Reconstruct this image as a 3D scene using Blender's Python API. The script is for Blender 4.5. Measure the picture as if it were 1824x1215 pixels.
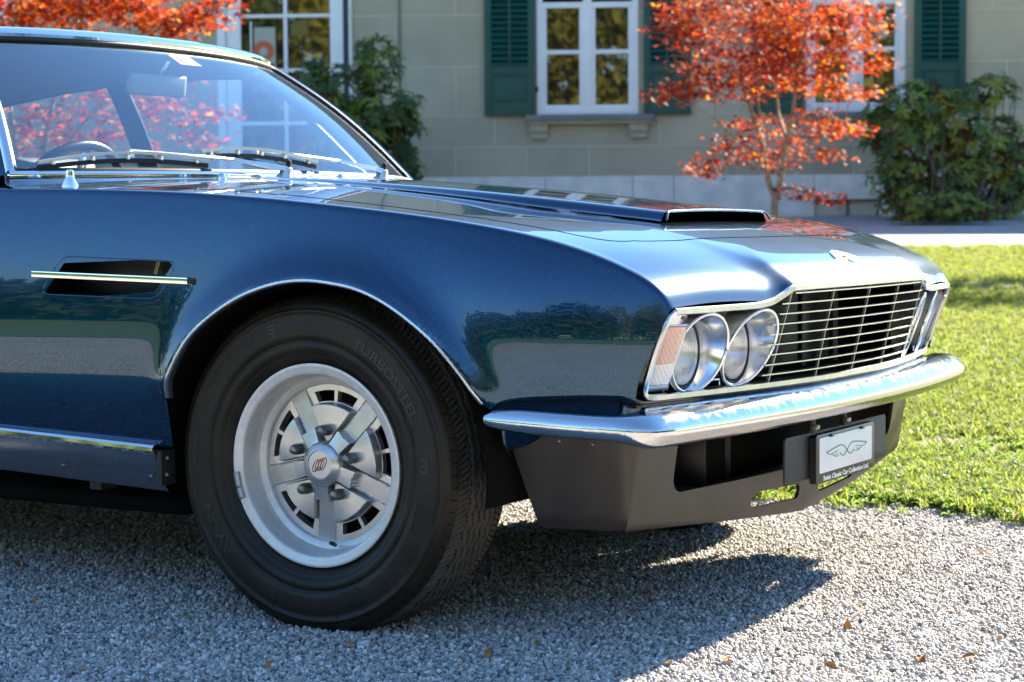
import bpy, bmesh, math, random
import numpy as np
from mathutils import Vector, Matrix, Euler
random.seed(7); RNG = np.random.default_rng(7)
for o in list(bpy.data.objects): bpy.data.objects.remove(o)
SC = bpy.context.scene
COL = SC.collection
R = math.radians

# ------------------------------------------------------------------ camera
cam_d = bpy.data.cameras.new('camera')
CAM = bpy.data.objects.new('camera', cam_d); COL.objects.link(CAM)
SC.camera = CAM
cam_d.sensor_width = 36.0
cam_d.lens = 3500.0 / 1824.0 * 36.0
cam_d.clip_start = 0.05; cam_d.clip_end = 2000
_p, _a = R(3.4744), R(-0.361)
_r0 = Vector((1, 0, 0)); _fw = Vector((0, math.cos(_p), -math.sin(_p))); _u0 = Vector((0, math.sin(_p), math.cos(_p)))
_r = _r0 * math.cos(_a) + _u0 * math.sin(_a); _u = _u0 * math.cos(_a) - _r0 * math.sin(_a)
CAM.matrix_world = Matrix(((_r.x, _u.x, -_fw.x, 0), (_r.y, _u.y, -_fw.y, 0), (_r.z, _u.z, -_fw.z, .828), (0, 0, 0, 1)))
cam_d.dof.use_dof = True
cam_d.dof.focus_distance = 3.95
cam_d.dof.aperture_fstop = 8.0

# ------------------------------------------------------------------ light
SUN_EL = 33.0
CAR_YAW = 30.79
# direction towards the sun: mostly across the car from its far side, a little from the front
_th = R(CAR_YAW)
_cx = Vector((math.cos(_th), -math.sin(_th), 0)); _cy = Vector((math.sin(_th), math.cos(_th), 0))
_h = (_cx * 0.10 + _cy * 0.69).normalized()
SUNDIR = (_h * math.cos(R(SUN_EL)) + Vector((0, 0, 1)) * math.sin(R(SUN_EL))).normalized()
W = bpy.data.worlds.new('World'); SC.world = W; W.use_nodes = True
nt = W.node_tree; nt.nodes.clear()
sky = nt.nodes.new('ShaderNodeTexSky'); sky.sky_type = 'NISHITA'; sky.sun_disc = False
sky.sun_elevation = R(SUN_EL); sky.sun_rotation = math.atan2(SUNDIR.x, SUNDIR.y)
sky.air_density = 1.5; sky.dust_density = 0.0; sky.ozone_density = 8.0; sky.altitude = 500
bg = nt.nodes.new('ShaderNodeBackground'); bg.inputs['Strength'].default_value = 0.064
wo = nt.nodes.new('ShaderNodeOutputWorld')
nt.links.new(sky.outputs[0], bg.inputs[0]); nt.links.new(bg.outputs[0], wo.inputs[0])
sd = bpy.data.lights.new('sun', 'SUN'); sd.energy = 5.0; sd.angle = R(0.53); sd.color = (1.0, 0.88, 0.70)
SUN = bpy.data.objects.new('sun', sd); COL.objects.link(SUN)
SUN.rotation_euler = SUNDIR.to_track_quat('Z', 'Y').to_euler()
SUN.location = SUNDIR * 60
SC.view_settings.view_transform = 'Standard'; SC.view_settings.look = 'None'
SC.view_settings.exposure = 2.5; SC.view_settings.gamma = 1.0
SC.view_settings.use_curve_mapping = False
SC.render.engine = 'CYCLES'
cy = SC.cycles
cy.max_bounces = 10; cy.diffuse_bounces = 3; cy.glossy_bounces = 6; cy.transmission_bounces = 8; cy.transparent_max_bounces = 16
cy.sample_clamp_indirect = 6.0; cy.caustics_reflective = False; cy.caustics_refractive = False
cy.use_denoising = True
SC.render.film_transparent = False

# ------------------------------------------------------------------ materials
MATS = {}
def mat(name, color=(.5, .5, .5), rough=.5, metal=0.0, spec=.5, coat=0, coat_rough=.03, coat_ior=1.5, emit=None, ior=None, trans=0, alpha=1, sheen=0):
    if name in MATS: return MATS[name]
    m = bpy.data.materials.new(name); m.use_nodes = True
    b = m.node_tree.nodes['Principled BSDF']
    b.inputs['Base Color'].default_value = (*color, 1); b.inputs['Roughness'].default_value = rough
    b.inputs['Metallic'].default_value = metal; b.inputs['Specular IOR Level'].default_value = spec
    b.inputs['Coat Weight'].default_value = coat; b.inputs['Coat Roughness'].default_value = coat_rough
    b.inputs['Coat IOR'].default_value = coat_ior
    if ior: b.inputs['IOR'].default_value = ior
    b.inputs['Transmission Weight'].default_value = trans
    MATS[name] = m
    return m
def N(m, t, **k):
    n = m.node_tree.nodes.new(t)
    for a, v in k.items():
        if hasattr(n, a): setattr(n, a, v)
    return n
def LK(m, a, b): m.node_tree.links.new(a, b)
def BS(m): return m.node_tree.nodes['Principled BSDF']
def ramp(m, fac, stops, interp='LINEAR'):
    r = N(m, 'ShaderNodeValToRGB'); r.color_ramp.interpolation = interp
    e = r.color_ramp.elements
    while len(e) < len(stops): e.new(.5)
    for i, (p, c) in enumerate(stops): e[i].position = p; e[i].color = (*c, 1)
    LK(m, fac, r.inputs[0]); return r.outputs[0]
def noise(m, scale, detail=4, rough=.55, coord='Object', vec=None, dist=0):
    n = N(m, 'ShaderNodeTexNoise'); n.inputs['Scale'].default_value = scale; n.inputs['Detail'].default_value = detail
    n.inputs['Roughness'].default_value = rough; n.inputs['Distortion'].default_value = dist
    if vec is None:
        t = N(m, 'ShaderNodeTexCoord'); vec = t.outputs[coord]
    LK(m, vec, n.inputs['Vector']); return n.outputs['Fac']
def bump(m, h, strength=.3, dist=.01):
    b = N(m, 'ShaderNodeBump'); b.inputs['Strength'].default_value = strength; b.inputs['Distance'].default_value = dist
    LK(m, h, b.inputs['Height']); LK(m, b.outputs[0], BS(m).inputs['Normal']); return b

def noisy(name, c1, c2, scale=8, rough=.7, bstr=.2, bdist=.004, bscale=None, lo=.35, hi=.65, **k):
    if name in MATS: return MATS[name]
    m = mat(name, c1, rough, **k)
    LK(m, ramp(m, noise(m, scale), [(lo, c1), (hi, c2)]), BS(m).inputs['Base Color'])
    if bstr: bump(m, noise(m, bscale or scale * 5), bstr, bdist)
    return m

# car paint: deep blue metallic under clear lacquer
PAINT = mat('blue_metallic_paint', (.0002, .024, .066), .23, metal=.95, coat=1.0, coat_rough=.006, coat_ior=1.54)
_b = BS(PAINT)
_lw = N(PAINT, 'ShaderNodeTexVoronoi'); _lw.inputs['Scale'].default_value = 900
_tc = N(PAINT, 'ShaderNodeTexCoord'); LK(PAINT, _tc.outputs['Object'], _lw.inputs['Vector'])
LK(PAINT, ramp(PAINT, _lw.outputs['Color'], [(0, (.0001, .0225, .054)), (.75, (.0003, .0400, .092)), (1, (.006, .14, .27))]), _b.inputs['Base Color'])
_cn = N(PAINT, 'ShaderNodeBump'); _cn.inputs['Strength'].default_value = .018; _cn.inputs['Distance'].default_value = .004
LK(PAINT, noise(PAINT, 9, 2), _cn.inputs['Height']); LK(PAINT, _cn.outputs[0], _b.inputs['Coat Normal'])
CHROME = mat('polished_chrome', (.86, .86, .87), .035, metal=1)
def _worn():
    m = mat('worn_chrome', (.60, .60, .61), .06, metal=1)
    n = noise(m, 26, 6, .7, dist=1.2)
    r = ramp(m, n, [(.40, (.03,) * 3), (.62, (.16,) * 3), (.72, (.05,) * 3)])
    LK(m, r, BS(m).inputs['Roughness'])
    bump(m, noise(m, 16, 4, .6, dist=1.5), .10, .008)
    return m
WORN = _worn()
BRIGHT = noisy('satin_bright_metal', (.64, .66, .69), (.53, .55, .58), 30, .26, .05, .001, metal=1)
ALU = noisy('painted_alloy', (.64, .63, .61), (.56, .55, .53), 40, .28, .05, .0005, metal=.75)
ALU_M = noisy('machined_alloy', (.72, .70, .655), (.64, .62, .58), 60, .34, .04, .0005, metal=.30)
BLACK = noisy('black_matt_panel', (.014, .014, .015), (.022, .021, .021), 20, .6, .05, .001)
DARK = mat('dark_void', (.006, .006, .006), .9, spec=.1)
RUBBER = mat('black_rubber_seal', (.006, .006, .007), .5)
GAP = mat('panel_gap', (.002, .002, .003), 1.0, spec=0.0)
SPOILER = noisy('textured_brown_black_plastic', (.022, .0170, .0130), (.032, .0245, .018), 14, .36, .10, .0008, bscale=600)
TYRE = noisy('tyre_rubber', (.012, .0096, .0064), (.026, .0205, .0130), 9, .46, .12, .0006, bscale=300, spec=.28)
GROOVE_SHADE = mat('tyre_groove_shade', (.006, .0055, .005), .8, spec=.2)  # occlusion shade put into the colour of the tread groove faces
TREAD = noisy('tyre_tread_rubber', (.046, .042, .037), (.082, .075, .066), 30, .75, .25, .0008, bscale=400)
STEEL = noisy('lug_nut_steel', (.30, .28, .25), (.18, .17, .15), 90, .38, .1, .0005, metal=1)
WIPER = mat('satin_steel', (.80, .80, .79), .32, metal=.6)
WHITE = noisy('white_gloss_paint', (.84, .83, .80), (.78, .77, .74), 3, .35, .03, .002)

# ------------------------------------------------------------------ helpers
def empty(name, loc=(0, 0, 0), rz=0, parent=None):
    o = bpy.data.objects.new(name, None); COL.objects.link(o); o.location = loc; o.rotation_euler = (0, 0, rz)
    o.empty_display_size = .1
    if parent: o.parent = parent
    return o
def tag(o, label=None, cat=None, group=None, kind=None):
    if label: o['label'] = label
    if cat: o['category'] = cat
    if group: o['group'] = group
    if kind: o['kind'] = kind
    return o
def link(name, me, m, parent=None):
    o = bpy.data.objects.new(name, me); COL.objects.link(o)
    if m is not None:
        me.materials.clear()
        for x in (m if isinstance(m, (list, tuple)) else [m]): me.materials.append(x)
    if parent: o.parent = parent
    return o
def mesh(name, V, F, m=None, parent=None, smooth=True, sharp=None):
    me = bpy.data.meshes.new(name)
    me.from_pydata([tuple(map(float, v)) for v in V], [], [tuple(map(int, f)) for f in F]); me.update()
    if smooth:
        me.polygons.foreach_set('use_smooth', [True] * len(me.polygons))
        if sharp: me.set_sharp_from_angle(angle=R(sharp))
    return link(name, me, m, parent)
class MB:
    """collects pieces of one mesh"""
    def __init__(s): s.V = []; s.F = []
    def add(s, V, F):
        k = len(s.V); s.V += [tuple(v) for v in V]; s.F += [tuple(i + k for i in f) for f in F]; return s
    def build(s, name, m, parent=None, smooth=True, sharp=35): return mesh(name, s.V, s.F, m, parent, smooth, sharp)
def g_grid(P, flip=False, closed_u=False, closed_v=False):
    P = np.asarray(P, float); nu, nv = P.shape[:2]
    V = P.reshape(-1, 3); F = []
    for i in range(nu if closed_u else nu - 1):
        a = i * nv; b = ((i + 1) % nu) * nv
        for j in range(nv if closed_v else nv - 1):
            k = (j + 1) % nv
            f = (a + j, b + j, b + k, a + k)
            F.append(f[::-1] if flip else f)
    return V, F
def g_box(c, s, rot=None, bev=0):
    x, y, z = [v / 2 for v in s]
    if bev:
        b = min(bev, x * .9, y * .9, z * .9); bm = bmesh.new()
        bmesh.ops.create_cube(bm, size=1); bmesh.ops.scale(bm, vec=s, verts=bm.verts)
        bmesh.ops.bevel(bm, geom=bm.edges[:], offset=b, segments=2, affect='EDGES', profile=.7)
        bm.verts.index_update()
        V = [v.co.copy() for v in bm.verts]; F = [[v.index for v in f.verts] for f in bm.faces]; bm.free()
    else:
        V = [Vector(p) for p in ((-x, -y, -z), (x, -y, -z), (x, y, -z), (-x, y, -z), (-x, -y, z), (x, -y, z), (x, y, z), (-x, y, z))]
        F = [(0, 3, 2, 1), (4, 5, 6, 7), (0, 1, 5, 4), (1, 2, 6, 5), (2, 3, 7, 6), (3, 0, 4, 7)]
    if rot is not None: V = [rot @ v for v in V]
    c = Vector(c); return [v + c for v in V], F
def frames(P, up=(0, 0, 1)):
    P = [Vector(p) for p in P]; n = len(P); out = []
    up = Vector(up)
    for i in range(n):
        t = (P[min(i + 1, n - 1)] - P[max(i - 1, 0)]).normalized()
        s = t.cross(up)
        if s.length < 1e-5: s = t.cross(Vector((1, 0, 0)))
        s.normalize(); u = s.cross(t).normalized(); out.append((P[i], t, s, u))
    return out
def g_sweep(P, sec, up=(0, 0, 1), scales=None, caps=True, closed_sec=True):
    fr = frames(P, up); ns = len(sec); V = []; F = []
    for i, (p, t, s, u) in enumerate(fr):
        k = 1 if scales is None else scales[i]
        for a, b in sec: V.append(p + s * (a * k) + u * (b * k))
    for i in range(len(fr) - 1):
        for j in range(ns if closed_sec else ns - 1):
            k = (j + 1) % ns
            F.append((i * ns + j, i * ns + k, (i + 1) * ns + k, (i + 1) * ns + j))
    if caps and closed_sec: F.append(tuple(range(ns))[::-1]); F.append(tuple(range((len(fr) - 1) * ns, len(fr) * ns)))
    return V, F
def circ(r, n=10): return [(r * math.cos(2 * math.pi * i / n), r * math.sin(2 * math.pi * i / n)) for i in range(n)]
def rect(w, h): return [(-w / 2, -h / 2), (w / 2, -h / 2), (w / 2, h / 2), (-w / 2, h / 2)]
def g_tube(P, r, n=10, radii=None): return g_sweep(P, circ(1, n), scales=radii if radii is not None else [r] * len(P))
def g_lathe(prof, n=64, axis='Y', a0=0, a1=2 * math.pi):
    """prof: (radius, along) pairs; full turn closed"""
    V = []; F = []; full = abs(a1 - a0 - 2 * math.pi) < 1e-6; m = len(prof); nn = n if full else n + 1
    for i in range(nn):
        a = a0 + (a1 - a0) * i / n; c, s = math.cos(a), math.sin(a)
        for r, y in prof:
            V.append((r * c, y, r * s) if axis == 'Y' else ((y, r * c, r * s) if axis == 'X' else (r * c, r * s, y)))
    for i in range(n if full else n):
        k = (i + 1) % nn
        for j in range(m - 1): F.append((i * m + j, i * m + j + 1, k * m + j + 1, k * m + j))
    return V, F
def smooth_curve(pts, n=60):
    """Catmull-Rom through 3-D points, resampled by arc length"""
    P = np.asarray(pts, float); Q = np.vstack([2 * P[0] - P[1], P, 2 * P[-1] - P[-2]]); out = []
    for i in range(1, len(Q) - 2):
        for t in np.linspace(0, 1, 24, endpoint=False):
            a, b, c, d = Q[i - 1], Q[i], Q[i + 1], Q[i + 2]
            out.append(.5 * ((2 * b) + (c - a) * t + (2 * a - 5 * b + 4 * c - d) * t * t + (3 * b - a - 3 * c + d) * t ** 3))
    out.append(P[-1]); out = np.array(out)
    s = np.concatenate([[0], np.cumsum(np.linalg.norm(np.diff(out, axis=0), axis=1))])
    q = np.linspace(0, s[-1], n)
    return np.stack([np.interp(q, s, out[:, k]) for k in range(out.shape[1])], 1)
def pchip(xs, ys):
    """smooth monotone-ish 1-D interpolant (cubic Hermite)"""
    xs = np.asarray(xs, float); ys = np.asarray(ys, float)
    h = np.diff(xs); dl = np.diff(ys) / h; m = np.zeros_like(xs)
    for i in range(1, len(xs) - 1):
        if dl[i - 1] * dl[i] <= 0: m[i] = 0
        else:
            w1 = 2 * h[i] + h[i - 1]; w2 = h[i] + 2 * h[i - 1]; m[i] = (w1 + w2) / (w1 / dl[i - 1] + w2 / dl[i])
    m[0] = dl[0]; m[-1] = dl[-1]
    def f(x):
        x = np.asarray(x, float); k = np.clip(np.searchsorted(xs, x) - 1, 0, len(xs) - 2)
        t = np.clip((x - xs[k]) / h[k], 0, 1)
        return (2 * t**3 - 3 * t**2 + 1) * ys[k] + (t**3 - 2 * t**2 + t) * h[k] * m[k] + (-2 * t**3 + 3 * t**2) * ys[k + 1] + (t**3 - t**2) * h[k] * m[k + 1]
    return f
def sstep(a, b, x):
    t = np.clip((np.asarray(x, float) - a) / (b - a), 0, 1); return t * t * (3 - 2 * t)
def apply_bool(o, cutter_objs, op='DIFFERENCE'):
    for c in cutter_objs:
        md = o.modifiers.new('b', 'BOOLEAN'); md.operation = op; md.object = c; md.solver = 'EXACT'
    dg = bpy.context.evaluated_depsgraph_get(); dg.update()
    me = bpy.data.meshes.new_from_object(o.evaluated_get(dg))
    o.modifiers.clear(); old = o.data; o.data = me
    for c in cutter_objs: bpy.data.objects.remove(c)
    return o
def text_mesh(txt, size=1.0, extrude=0.0, bold=0.0, res=3):
    cu = bpy.data.curves.new('lettering', 'FONT'); cu.body = txt; cu.size = size; cu.extrude = extrude; cu.offset = bold; cu.resolution_u = res
    o = bpy.data.objects.new('lettering', cu); COL.objects.link(o)
    bpy.context.view_layer.update()
    dg = bpy.context.evaluated_depsgraph_get()
    me = bpy.data.meshes.new_from_object(o.evaluated_get(dg))
    V = [v.co.copy() for v in me.vertices]; F = [list(p.vertices) for p in me.polygons]
    bpy.data.objects.remove(o); bpy.data.curves.remove(cu); bpy.data.meshes.remove(me)
    return V, F
# ================================================================== CAR
CAR = empty('vintage_sports_car', (.031, 4.676, 0), -R(CAR_YAW))
tag(CAR, 'dark blue metallic vintage grand tourer with chrome bumper parked on gravel', 'car')

# --- key curves of the body (metres; X forward from the front axle, Y to the car's left, Z up)
f_yk = pchip([-3.7, -3.3, -2.5, -1.5, -.9, -.4, 0, .25, .4, .5, .6, .7, .777], [.70, .76, .835, .852, .858, .864, .866, .857, .847, .837, .824, .808, .794])
f_zk = pchip([-3.7, -3.2, -2.4, -1.6, -.87, -.62, -.38, -.155, .055, .255, .395, .51, .605, .685, .74, .762, .777], [.86, .90, .935, .922, .910, .905, .897, .884, .865, .843, .823, .801, .775, .744, .714, .692, .668])
f_zc = pchip([-1.0, -.6, -.4, -.2, 0, .24, .4, .52, .66, .74, .809, .845, .862, .872], [.945, .938, .925, .907, .885, .853, .836, .822, .791, .769, .744, .722, .710, .700])
f_ym = pchip([-3.7, -3.3, -2.5, -1.0, .15, .35, .5, .6, .7, .777], [.74, .80, .89, .905, .905, .899, .884, .862, .833, .803])
f_lip = pchip([0, .20, .394, .43, .50, .60, .70, .794], [.872, .866, .853, .843, .828, .808, .790, .777])
f_xfr = pchip([.49, .525, .633, .668], [.716, .722, .764, .777])       # front edge of the wing against the lamp bezel
ARCH = np.array([(-.343, .36), (-.3405, .443), (-.331, .49), (-.310, .532), (-.272, .585), (-.227, .626), (-.167, .664), (-.109, .691), (-.038, .711), (.031, .718), (.099, .713), (.166, .700), (.231, .674), (.296, .635), (.346, .596), (.390, .549), (.421, .508), (.442, .476)])
_ac = smooth_curve(np.c_[ARCH, np.zeros(len(ARCH))], 160)[:, :2]
f_arch = lambda x: np.interp(x, _ac[:, 0], _ac[:, 1])
def f_bot(X):
    X = np.asarray(X, float)
    z = np.where(X < 0, .362 - .037 * (X + .385), .5)
    z = np.where((X > -.343) & (X < .442), f_arch(X), z)
    fz = pchip([.442, .467, .50, .55, .65, .70, .718], [.476, .492, .499, .503, .507, .506, .498])
    z = np.where(X >= .442, fz(np.clip(X, .442, .718)), z)
    d = X + 2.61
    ra = np.sqrt(np.clip(.375 ** 2 - d * d, 0, None)) + .335
    return np.where(np.abs(d) < .374, np.maximum(z, ra), z)
def ztop(X, Y):
    X = np.asarray(X, float); Y = np.abs(np.asarray(Y, float)); yk = f_yk(np.minimum(X, .777)); v = np.clip(Y / yk, 0, 1)
    sh = sstep(.35, .75, X)
    lip = f_lip(np.clip(Y, 0, .794))
    zc = f_zc(np.clip(X - (lip - .872) * sh * (Y < .60) - (f_lip(.6) - .872) * sh * (Y >= .6), -1, .872))
    zw = f_zk(np.clip(X - (lip - .777) * sh, -3.7, .777))
    soft = zw + (zc - zw) * (1 - v ** 2.2)
    a = sstep(.60, .80, X)
    y1 = .392 - .20 * (1 - a); y2 = .470 + .28 * (1 - a)
    s = np.clip((Y - y1) / (y2 - y1), 0, 1)
    step = zc + (zw + .006 * np.sin(np.pi * np.clip((Y - .45) / .34, 0, 1)) - zc) * np.sin(s * np.pi / 2) ** 1.15
    b = sstep(.52, .74, X)
    return soft * (1 - b) + step * b
def yside(X, z, flare=True):
    X = np.asarray(X, float); z = np.asarray(z, float)
    yk, zk, ym = f_yk(np.minimum(X, .777)), f_zk(np.minimum(X, .777)), f_ym(np.minimum(X, .777)); zm = np.minimum(.60, zk - .08)
    up = yk + (ym - yk) * (1 - np.clip((z - zm) / (zk - zm), 0, 1.2) ** 2)
    dn = ym - (zm - z) ** 2 / (2 * .95)
    y = np.where(z > zm, up, dn)
    if flare:
        d = np.full(X.shape, 9.0)
        P = np.stack([X, z], -1)
        for q in _ac[::2]:
            d = np.minimum(d, np.hypot(P[..., 0] - q[0], P[..., 1] - q[1]))
        w = .030 + .012 * sstep(-.3, 0, X) * sstep(.45, .2, X)
        y = y + .020 * np.exp(-(d / w) ** 1.5) * sstep(.44, .52, z)
    return y

# --- one continuous skin: columns along X, rows centre -> crest -> sill
_XR = np.concatenate([np.arange(-.98, -.37, .02), np.linspace(-.36, -.344, 5), np.linspace(-.3425, -.325, 12), np.arange(-.32, -.25, .006),
                      np.arange(-.25, .30, .012), np.arange(.30, .441, .006), np.linspace(.4425, .50, 8), np.arange(.512, .545, .012), [.55]])
_TF = np.concatenate([np.linspace(0, .80, 26)[1:], np.linspace(.8, 1, 22)[1:]])
NT, NS = 150, 90
def section(X, t):
    """rows of the half section (Y >= 0)"""
    vt = np.linspace(0, 1, NT) ** .9
    if t is None: Xt = np.full(NT, X)
    yk = f_yk(min(X, .777))
    if t is not None:
        Yl = vt * .794
        Xt = .55 + (f_lip(Yl) - .55) * t
        ykk = f_yk(.55) + (.794 - f_yk(.55)) * sstep(0, 1, t) if False else f_yk(.55 + (.777 - .55) * t)
        Yt = vt * ykk
    else:
        Yt = vt * yk
    Zt = ztop(Xt, Yt)
    ws = np.linspace(0, 1, NS)[1:] ** 1.15
    if t is None:
        zk = f_zk(X); zb = float(f_bot(X)); Zs = zk + (zb - zk) * ws; Xs = np.full(NS - 1, X)
    else:
        xk = .55 + (.777 - .55) * t; zk = f_zk(xk)
        zend = .668 + (.498 - .668) * ws
        xe = f_xfr(zend)
        Xs = .55 + (xe - .55) * t
        zb = f_bot(Xs[-1]); Zs = zk + (zb - zk) * ws
    Ys = yside(Xs, Zs)
    P = np.stack([np.r_[Xt, Xs], np.r_[Yt, Ys], np.r_[Zt, Zs]], 1)
    # round the crest: smooth in arc length
    s = np.r_[0, np.cumsum(np.linalg.norm(np.diff(P, axis=0), axis=1))]
    sc = s[NT - 1]
    sig = .0065
    Q = P.copy()
    idx = np.where(np.abs(s - sc) < .04)[0]
    if len(idx) > 4:
        q = np.linspace(max(0, sc - .08), min(s[-1], sc + .08), 161)
        D = np.stack([np.interp(q, s, P[:, k]) for k in range(3)], 1)
        for i in idx:
            w = np.exp(-((q - s[i]) / sig) ** 2 / 2); w /= w.sum(); Q[i] = w @ D
    # rows gathered close to the crest
    nt2, ns2 = 96, 60
    tt = np.r_[np.linspace(0, max(sc - .05, .1), nt2 - 24, endpoint=False), np.linspace(max(sc - .05, .1), sc, 24, endpoint=False)]
    ss = np.r_[np.linspace(sc, sc + min(.05, (s[-1] - sc) * .4), 22, endpoint=False), np.linspace(sc + min(.05, (s[-1] - sc) * .4), s[-1], ns2 - 22)]
    q = np.r_[tt, ss]
    return np.stack([np.interp(q, s, Q[:, k]) for k in range(3)], 1)
cols = [section(x, None) for x in _XR] + [section(.55, t) for t in _TF]
HALF = np.array(cols)                      # (ncol, nrow, 3)
FULL = np.concatenate([HALF[:, ::-1] * np.array([1, -1, 1]), HALF[:, 1:]], 1)    # near sill ... centre ... far sill
def grid_normals(P):
    du = np.gradient(P, axis=0); dv = np.gradient(P, axis=1)
    n = np.cross(du, dv); n /= np.linalg.norm(n, axis=-1, keepdims=True) + 1e-12; return n
FN = grid_normals(FULL)
if FN[FULL.shape[0] // 2, FULL.shape[1] // 2, 2] < 0: FN = -FN
from mathutils.kdtree import KDTree
_kd = KDTree(FULL.shape[0] * FULL.shape[1])
_fl = FULL.reshape(-1, 3); _fn = FN.reshape(-1, 3)
for i, p in enumerate(_fl): _kd.insert(p, i)
_kd.balance()
def skin_normals(me):
    ns = []
    for v in me.vertices:
        ns.append(Vector(_fn[_kd.find(v.co)[1]]))
    me.normals_split_custom_set_from_vertices(ns)
# shut lines of the bonnet lid
f_ysh = pchip([-.98, -.55, -.30, 0, .26, .40, .50, .56], [.80, .775, .765, .757, .745, .735, .722, .700])
def f_xsh(Y):
    Y = np.abs(Y); return .655 - .035 * (Y / .5) ** 2 - .06 * np.clip((Y - .55) / .17, 0, 1) ** 2
nc, nr = FULL.shape[:2]
ii, jj = np.meshgrid(np.arange(nc - 1), np.arange(nr - 1), indexing='ij')
cen = (FULL[:-1, :-1] + FULL[1:, :-1] + FULL[1:, 1:] + FULL[:-1, 1:]) / 4
mid = nr // 2
top = (np.abs(jj + .5 - mid) < 96)
isb = top & (np.abs(cen[..., 1]) < f_ysh(np.clip(cen[..., 0], -.98, .56))) & (cen[..., 0] < f_xsh(cen[..., 1]))
isn = top & ~isb & (cen[..., 0] > .5) & (np.abs(cen[..., 1]) < .44)
part = np.where(isb, 0, np.where(isn, 1, np.where(cen[..., 1] < 0, 2, 3)))
def skin_part(name, k, label=None, m=PAINT):
    I = np.argwhere(part == k); vid = {}; V = []; F = []
    def g(i, j):
        key = i * nr + j
        if key not in vid: vid[key] = len(V); V.append(FULL[i, j])
        return vid[key]
    for i, j in I: F.append((g(i, j), g(i + 1, j), g(i + 1, j + 1), g(i, j + 1)))
    o = mesh(name, V, F, m, CAR)
    # consistent outward winding
    me = o.data
    p = me.polygons[len(me.polygons) // 2]; kk = _kd.find(p.center)[1]
    if p.normal.dot(Vector(_fn[kk])) < 0: me.flip_normals()
    return o
BONNET = skin_part('bonnet', 0); NOSE = skin_part('nose_panel', 1)
WING_N = skin_part('front_wing', 2); WING_F = skin_part('front_wing', 3)
# side vent opening in each wing
VENT = [(-.629, .760), (-.305, .750), (-.356, .672), (-.688, .678)]
def cut_vent(o, side):
    bm = bmesh.new(); bm.from_mesh(o.data)
    V = [Vector((x, 0, z)) for x, z in VENT]; c = sum(V, Vector()) / 4
    planes = []
    for k in range(4):
        a, b = V[k], V[(k + 1) % 4]; n = Vector((-(b - a).z, 0, (b - a).x)).normalized()
        if n.dot(c - a) > 0: n = -n
        planes.append((a, n))
        d0 = (V[k - 1] - a).normalized(); d1 = (b - a).normalized(); bis = (d0 + d1).normalized()
        planes.append((a + bis * .013, -bis))
        for w_ in (.45, -.45):
            q_ = (bis + (d1 - d0).normalized() * w_).normalized(); planes.append((a + bis * (.013 + .0032), -q_))
    def near(f):
        q = f.calc_center_median(); return -.72 < q.x < -.27 and .64 < q.z < .79 and q.y * side > .6
    for co, no in planes:
        fs = [f for f in bm.faces if near(f)]; es = {e for f in fs for e in f.edges}; vs = {v for f in fs for v in f.verts}
        bmesh.ops.bisect_plane(bm, geom=fs + list(es) + list(vs), plane_co=co, plane_no=no, dist=1e-5)
    rm = [f for f in bm.faces if near(f) and all((f.calc_center_median() - co).dot(no) < 1e-5 for co, no in [(Vector((c0.x, f.calc_center_median().y, c0.z)), n0) for c0, n0 in planes])]
    bmesh.ops.delete(bm, geom=rm, context='FACES')
    bm.to_mesh(o.data); bm.free()
    o.data.polygons.foreach_set('use_smooth', [True] * len(o.data.polygons))
for o, s in ((WING_N, -1), (WING_F, 1)): cut_vent(o, s)
for o in (BONNET, NOSE, WING_N, WING_F): skin_normals(o.data)

def on_top(X, Y, off=0.0):
    X = float(X); Y = float(Y); return Vector((X, Y, float(ztop(X, Y)) + off))
# shut line of the lid: a sunk dark gap
for s in (-1, 1):
    pts = [on_top(x, s * float(f_ysh(x)), -.0010) for x in np.linspace(-.60, .50, 60)]
    xs = np.linspace(0, 1, 26)
    c0 = (.50, float(f_ysh(.50)))
    yy = np.linspace(.665, 0, 50)
    cor = []
    p0 = np.array([.50, f_ysh(.50)]); p2 = np.array([float(f_xsh(.60)), .60]); p1 = np.array([.60, .705])
    for t in np.linspace(0, 1, 18)[1:]: cor.append((1 - t) ** 2 * p0 + 2 * t * (1 - t) * p1 + t * t * p2)
    pts += [on_top(q[0], s * q[1], -.0010) for q in cor]
    pts += [on_top(float(f_xsh(y)), s * y, -.0010) for y in np.linspace(.59, 0, 40)]
    V, F = g_tube(pts, .0019, 6)
    mesh('bonnet_gap', V, F, GAP, CAR)
# --- bonnet scoop
SX = np.linspace(-.56, .50, 70)
f_sw = pchip([-.56, -.3, 0, .25, .50], [.300, .290, .280, .272, .262])       # half width of its top
f_st = pchip([-.56, -.38, -.29, -.04, .23, .40, .48, .50], [.9385, .931, .9245, .9045, .878, .8595, .8505, .8485])
def scoop_section(x):
    w = float(f_sw(x)); zt = float(f_st(x)); h = zt - float(ztop(x, w)); foot = .020 + .004
    ys = np.r_[np.linspace(0, w - .03, 22), w - .018, w - .009, w - .003, w + .001, w + .006, w + .012, w + .018, w + foot, w + foot + .010, w + foot + .030]
    zs = []
    for y in ys:
        zb = float(ztop(x, y))
        if y <= w - .012: z = zt + .004 * (1 - (y / w) ** 2)
        elif y <= w + foot:
            t = (y - (w - .012)) / (foot + .012); z = zt + (zb + .0005 - zt) * (t ** 1.6 if t < .35 else (.35 ** 1.6 + (1 - .35 ** 1.6) * (1 - (1 - (t - .35) / .65) ** 1.25)))
        else: z = zb + .0004 - .004 * ((y - w - foot) / .03)
        if h < .006: z = max(z, zb + .0006) if y <= w + foot else z
        zs.append(z)
    return np.c_[np.full(len(ys), x), ys, zs]
SEC = np.array([scoop_section(x) for x in SX])
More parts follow.
